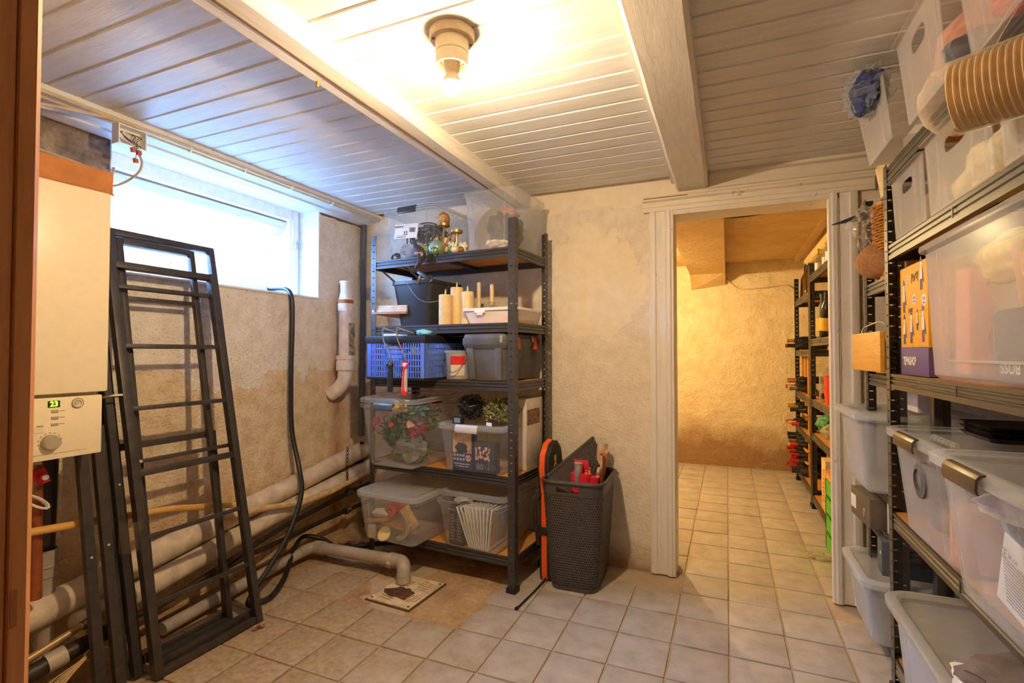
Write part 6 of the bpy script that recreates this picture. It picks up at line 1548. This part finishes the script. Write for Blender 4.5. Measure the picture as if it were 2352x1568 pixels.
g = G(); g.box(-.012,.012,-.02,.02,0,1.30); g.box(.012,.045,.016,.02,0,1.30); up_ = one('steel_upright', g, M_SHELF, 'loose black steel upright standing between the two right shelving units', 'metal bar', loc=(.655, 2.165, 0), bevel=.001)
for k in range(3):
    g = G(); g.loft([rr(.40,.18,.02,0), rr(.42,.20,.02,.012)]); one('black_tray', g, plain('gloss_black', (26,24,34), .2), ('lowest glossy black tray under the third level','middle glossy black tray under the third level','topmost glossy black tray under the third level')[k], 'tray', 'glossy black trays', loc=(.80, 1.70, .9215+.0135*k))

# ------------------------------------------------------------------ wine cellar racks
CXF = .567
rackA = shelving('black steel rack nearer the doorway in the wine cellar', (CXF, 4.355, 0), -90, .90, .40, 1.80, (1.716, 1.245, .806, .556, .10), 'black steel cellar racks', bh=.050)
rackB = shelving('black steel rack at the far end of the wine cellar', (CXF, 5.275, 0), -90, .90, .40, 1.82, (1.61, 1.168, .80, .50, .12), 'black steel cellar racks', bh=.050)
BPROF = [(.030,0),(.037,.004),(.037,.175),(.033,.20),(.018,.235),(.0145,.25),(.0145,.285),(.016,.287),(.016,.297),(.0145,.30)]
def glass(name, rgb, a=.55): return plastic(name, rgb, a, .06, .7)
G_GREEN = glass('green_glass', (52,74,30), .75); G_DARK = plain('dark_bottle', (34,34,28), .12, var=.05); G_CLEAR = glass('clear_bottle', (206,206,190), .25); G_AMBER = glass('amber_bottle', (150,100,40), .5)
def bottle(label, pos, rot, gm, cap, lab=None, s=1.0, group='bottles in the wine cellar'):
    t = thing('bottle', label, 'bottle', pos, 0, group)
    t.rotation_euler = tuple(R(a) for a in rot); t.scale = (s,s,s)
    g = G(); g.lathe(BPROF, 18); part('glass_body', g, gm, t)
    g = G(); g.lathe([(.0155,.235),(.0155,.285),(.0172,.287),(.0172,.302),(.001,.303)], 16, cap0=False); part('capsule', g, cap, t)
    if lab is not None:
        g = G(); g.lathe([(.0376,.05),(.0376,.135)], 18, cap0=False, cap1=False); part('paper_label', g, lab, t)
    return t
caps = {'red': plain('capsule_red', (170,40,34), .35), 'crimson': plain('capsule_crimson', (214,50,38), .35), 'black': plain('capsule_black', (40,36,38), .4), 'gold': plain('capsule_gold', (206,166,62), .3, .5), 'pink': plain('capsule_pink', (222,138,110), .35), 'navy': plain('capsule_navy', (52,54,92), .4), 'amber': plain('capsule_amber', (190,110,50), .4), 'grey': plain('capsule_grey', (120,110,96), .4), 'tan': plain('capsule_tan', (214,180,120), .5), 'white': M_PAPER, 'yellow': plain('cap_yellow', (240,206,30), .4)}
# lying bottles, necks towards the room: (y, z, colour)
lying = [(5.16,1.255,'gold'),(5.17,1.21,'red'),(5.12,1.17+.04,'tan'),(5.08,1.21,'black'),(5.20,.845,'red'),(5.12,.845,'amber'),(5.04,.845,'tan'),(5.10,.905,'black'),(4.98,.905,'amber'),(4.92,.845,'grey'),
 (5.18,.68,'gold'),(5.10,.68,'gold'),(5.02,.68,'gold'),(4.94,.66,'black'),(5.20,.54,'pink'),(5.11,.54,'black'),(5.03,.54,'tan'),(4.95,.54,'crimson'),
 (5.20,.42,'black'),(5.13,.40,'black'),(5.06,.38,'grey'),(4.99,.36,'crimson'),(5.19,.32,'tan'),(5.11,.31,'red'),(5.03,.29,'red'),(4.96,.275,'red'),
 (5.18,.16,'red'),(5.11,.16,'red'),(5.04,.16,'red'),(4.97,.16,'navy'),(4.90,.16,'black'),(4.83,.16,'black'),(4.90,.235,'red'),(4.97,.235,'red')]
near = {1.255: 'on the upper level', 1.21: 'on the upper level'}
for k, (y, z, c_) in enumerate(lying):
    lev = 'upper' if z > 1.1 else 'third' if z > .78 else 'second' if z > .5 else 'lower' if z > .2 else 'bottom'
    bottle('wine bottle with a %s capsule lying on the %s level of the far cellar rack' % (c_, lev), (CXF+.235+.02*random.random()-.02, y, z), (0,-90,random.uniform(-3,3)), G_DARK, caps[c_], None, 1.0, '%s capsule wine bottles on the %s rack level' % (c_, lev))
# wooden rack slats behind the necks
wr = thing('wooden_wine_rack', 'pine wine rack slats holding the lying bottles', 'wine rack', (CXF+.02, 5.0, 0))
for y in (-.20,-.02,.16):
    part('upright_slat', G().box(.02,.04,y-.02,y+.02,.13,1.155), wood('rack_pine', (196,134,54), (226,170,84), .5, (4,4,.4)), wr, False)
for z in (.50+.02,.36,.262,.655): part('cross_slat', G().box(.0,.018,-.25,.25,z-.02-.009,z-.02), wood('rack_pine', (196,134,54), (226,170,84), .5, (4,4,.4)), wr, False)
# standing bottles
bottle('dark wine bottle leaning on the top level of the far rack', (CXF+.06,5.08,1.612), (-8,4,0), G_DARK, caps['black'])
bottle('amber bottle on the top level of the far rack', (CXF+.07,4.97,1.612), (0,0,0), G_AMBER, caps['black'])
for k,(y,x,lab) in enumerate(((4.27,.05,'yellow capped small bottle at the end of the near rack top'),(4.13,.08,'yellow capped small bottle in the middle of the near rack top'),(4.03,.06,'yellow capped bottle beside the tall yellow one on the near rack top'))):
    bottle(lab, (CXF+x,y,1.717), (0,0,0), G_CLEAR, caps['yellow'], M_PAPER, .62, 'yellow capped bottles')
bottle('taller yellow capped bottle on the near rack top', (CXF+.07,3.93,1.717), (0,0,0), G_CLEAR, caps['yellow'], M_PAPER, .78, 'yellow capped bottles')
bottle('green bottle with a pale label on the second cellar level', (CXF+.15,4.22,1.247), (0,0,0), G_GREEN, caps['white'], M_PAPER, 1.1)
bottle('olive green bottle beside the pale label one', (CXF+.16,4.10,1.247), (0,0,0), G_GREEN, caps['gold'], None, 1.1)
bottle('clear spirit bottle with a gold and blue label on the second cellar level', (CXF+.06,4.18,1.247), (0,0,0), G_CLEAR, caps['black'], plain('label_amber', (226,160,50), .5), 1.05)
bottle('leaning dark bottle with a yellow label on the second cellar level', (CXF+.05,4.02,1.250), (14,0,0), G_DARK, caps['black'], plain('label_yellow', (232,186,70), .5), 1.05)
bottle('tall clear bottle with a black cap behind the leaning one', (CXF+.12,4.02,1.247), (0,0,0), G_CLEAR, caps['black'], None, 1.3)
g = G(); g.lathe([(.045,0),(.05,.01),(.05,.18),(.045,.20),(.02,.225),(.012,.24)], 20); one('glass_dome', g, glass('dome_glass', (214,204,180), .22), 'clear glass jar upside down on the third cellar level', 'jar', loc=(CXF+.06,4.03,.807))
for k in range(2):
    g = G(); g.lathe([(.030,0),(.042,.10),(.040,.10),(.028,.004),(.001,.004)], 18, cap1=False); one('red_cup', g, plain('cup_red', (232,70,44), .45), ('lower red paper cup of a nested pair in the cellar','upper red paper cup of a nested pair in the cellar')[k], 'cup', 'red paper cups', loc=(CXF+.055,3.88,.807+.085*k))
for k in range(4): bottle('dark bottle lying at the back of the third cellar level', (CXF+.32,4.24-.08*k,.85+.0*k), (0,-90,0), G_DARK, caps['black'], None, 1.0, 'dark bottles on the third cellar level')
for k in range(3):
    g = G(); g.lathe([(.02,0),(.004,.004),(.004,.05),(.026,.075),(.028,.115),(.026,.115),(.022,.08),(.001,.06)], 16); one('stem_glass', g, glass('stemware', (220,206,180), .2), 'small stem glass on the third cellar level', 'glass', 'stem glasses on the third cellar level', loc=(CXF+.05,4.26-.075*k,.807))
cloth('crumpled green plastic bag on the fourth cellar level', (CXF+.085,4.10,.557+.085), (.075,.12,.08), (70,140,96), 111, .35, cat='bag', name='plastic_bag', rough=.35)
cloth('clear crumpled plastic bag beside the green one', (CXF+.075,3.92,.557+.06), (.06,.08,.055), (206,190,160), 112, .35, cat='bag', name='plastic_bag').data.materials[0] = plastic('bag_film2', (226,214,190), .4, .15, .5)
bottle('champagne bottle with a pale label leaning on the bottom cellar level', (CXF+.09,4.22,.102), (9,0,0), G_GREEN, caps['gold'], M_PAPER, 1.25)
bottle('champagne bottle with a golden neck behind the pale carton', (CXF+.16,4.10,.102), (10,0,0), G_DARK, caps['gold'], None, 1.3)
wcbox = carton('pale wooden wine case on the bottom cellar level', (CXF+.10,3.94,.101), (.17,.16,.335), 0, plain('wine_case', (222,190,140), .6, var=.06))
g = G(); [g.box(-.0858,-.0850,-.03+.01*(k%2),.02,.06+.028*k,.072+.028*k) for k in range(8)]; part('case_print', g, plain('case_print', (170,120,84), .6), wcbox, False)
gc = thing('green_crate', 'bright green plastic crate with a straw top just inside the doorway', 'crate', (.575, 3.30, 0), 0)
g = G(); M_GRN = plain('crate_green', (92,196,30), .45)
for k in range(4): g.box(-.03+.0,.30,-.22,.20,.02+.10*k,.085+.10*k) if False else None
for b in ((-.05,-.042,-.22,.20),(.30,.308,-.22,.20),(-.042,.30,-.22,-.212),(-.042,.30,.192,.20)):
    for k in range(4): g.box(b[0],b[1],b[2],b[3],.01+.105*k,.09+.105*k)
for x, y in ((-.05,-.22),(-.05,.18),(.288,-.22),(.288,.18)): g.box(x,x+.02,y,y+.02,0,.42)
part('crate_slats', g, M_GRN, gc, False)
g = G(); g.loft([rr(.37,.43,.02,.42,(.13,-.01)), rr(.39,.45,.02,.435,(.13,-.01)), rr(.37,.43,.02,.455,(.13,-.01))]); part('straw_lid', g, plain('straw', (206,150,64), .8, var=.2, scale=60, bump=.5), gc)
g = G(); g.blob((0,0,.0),(.07,.05,.012),6,.6,14,None,5); one('film_scrap', g, plastic('film_scrap', (226,214,190), .2, .05, .8), 'crumpled scrap of clear film on the cellar tiles', 'litter', loc=(.47,3.30,.012))
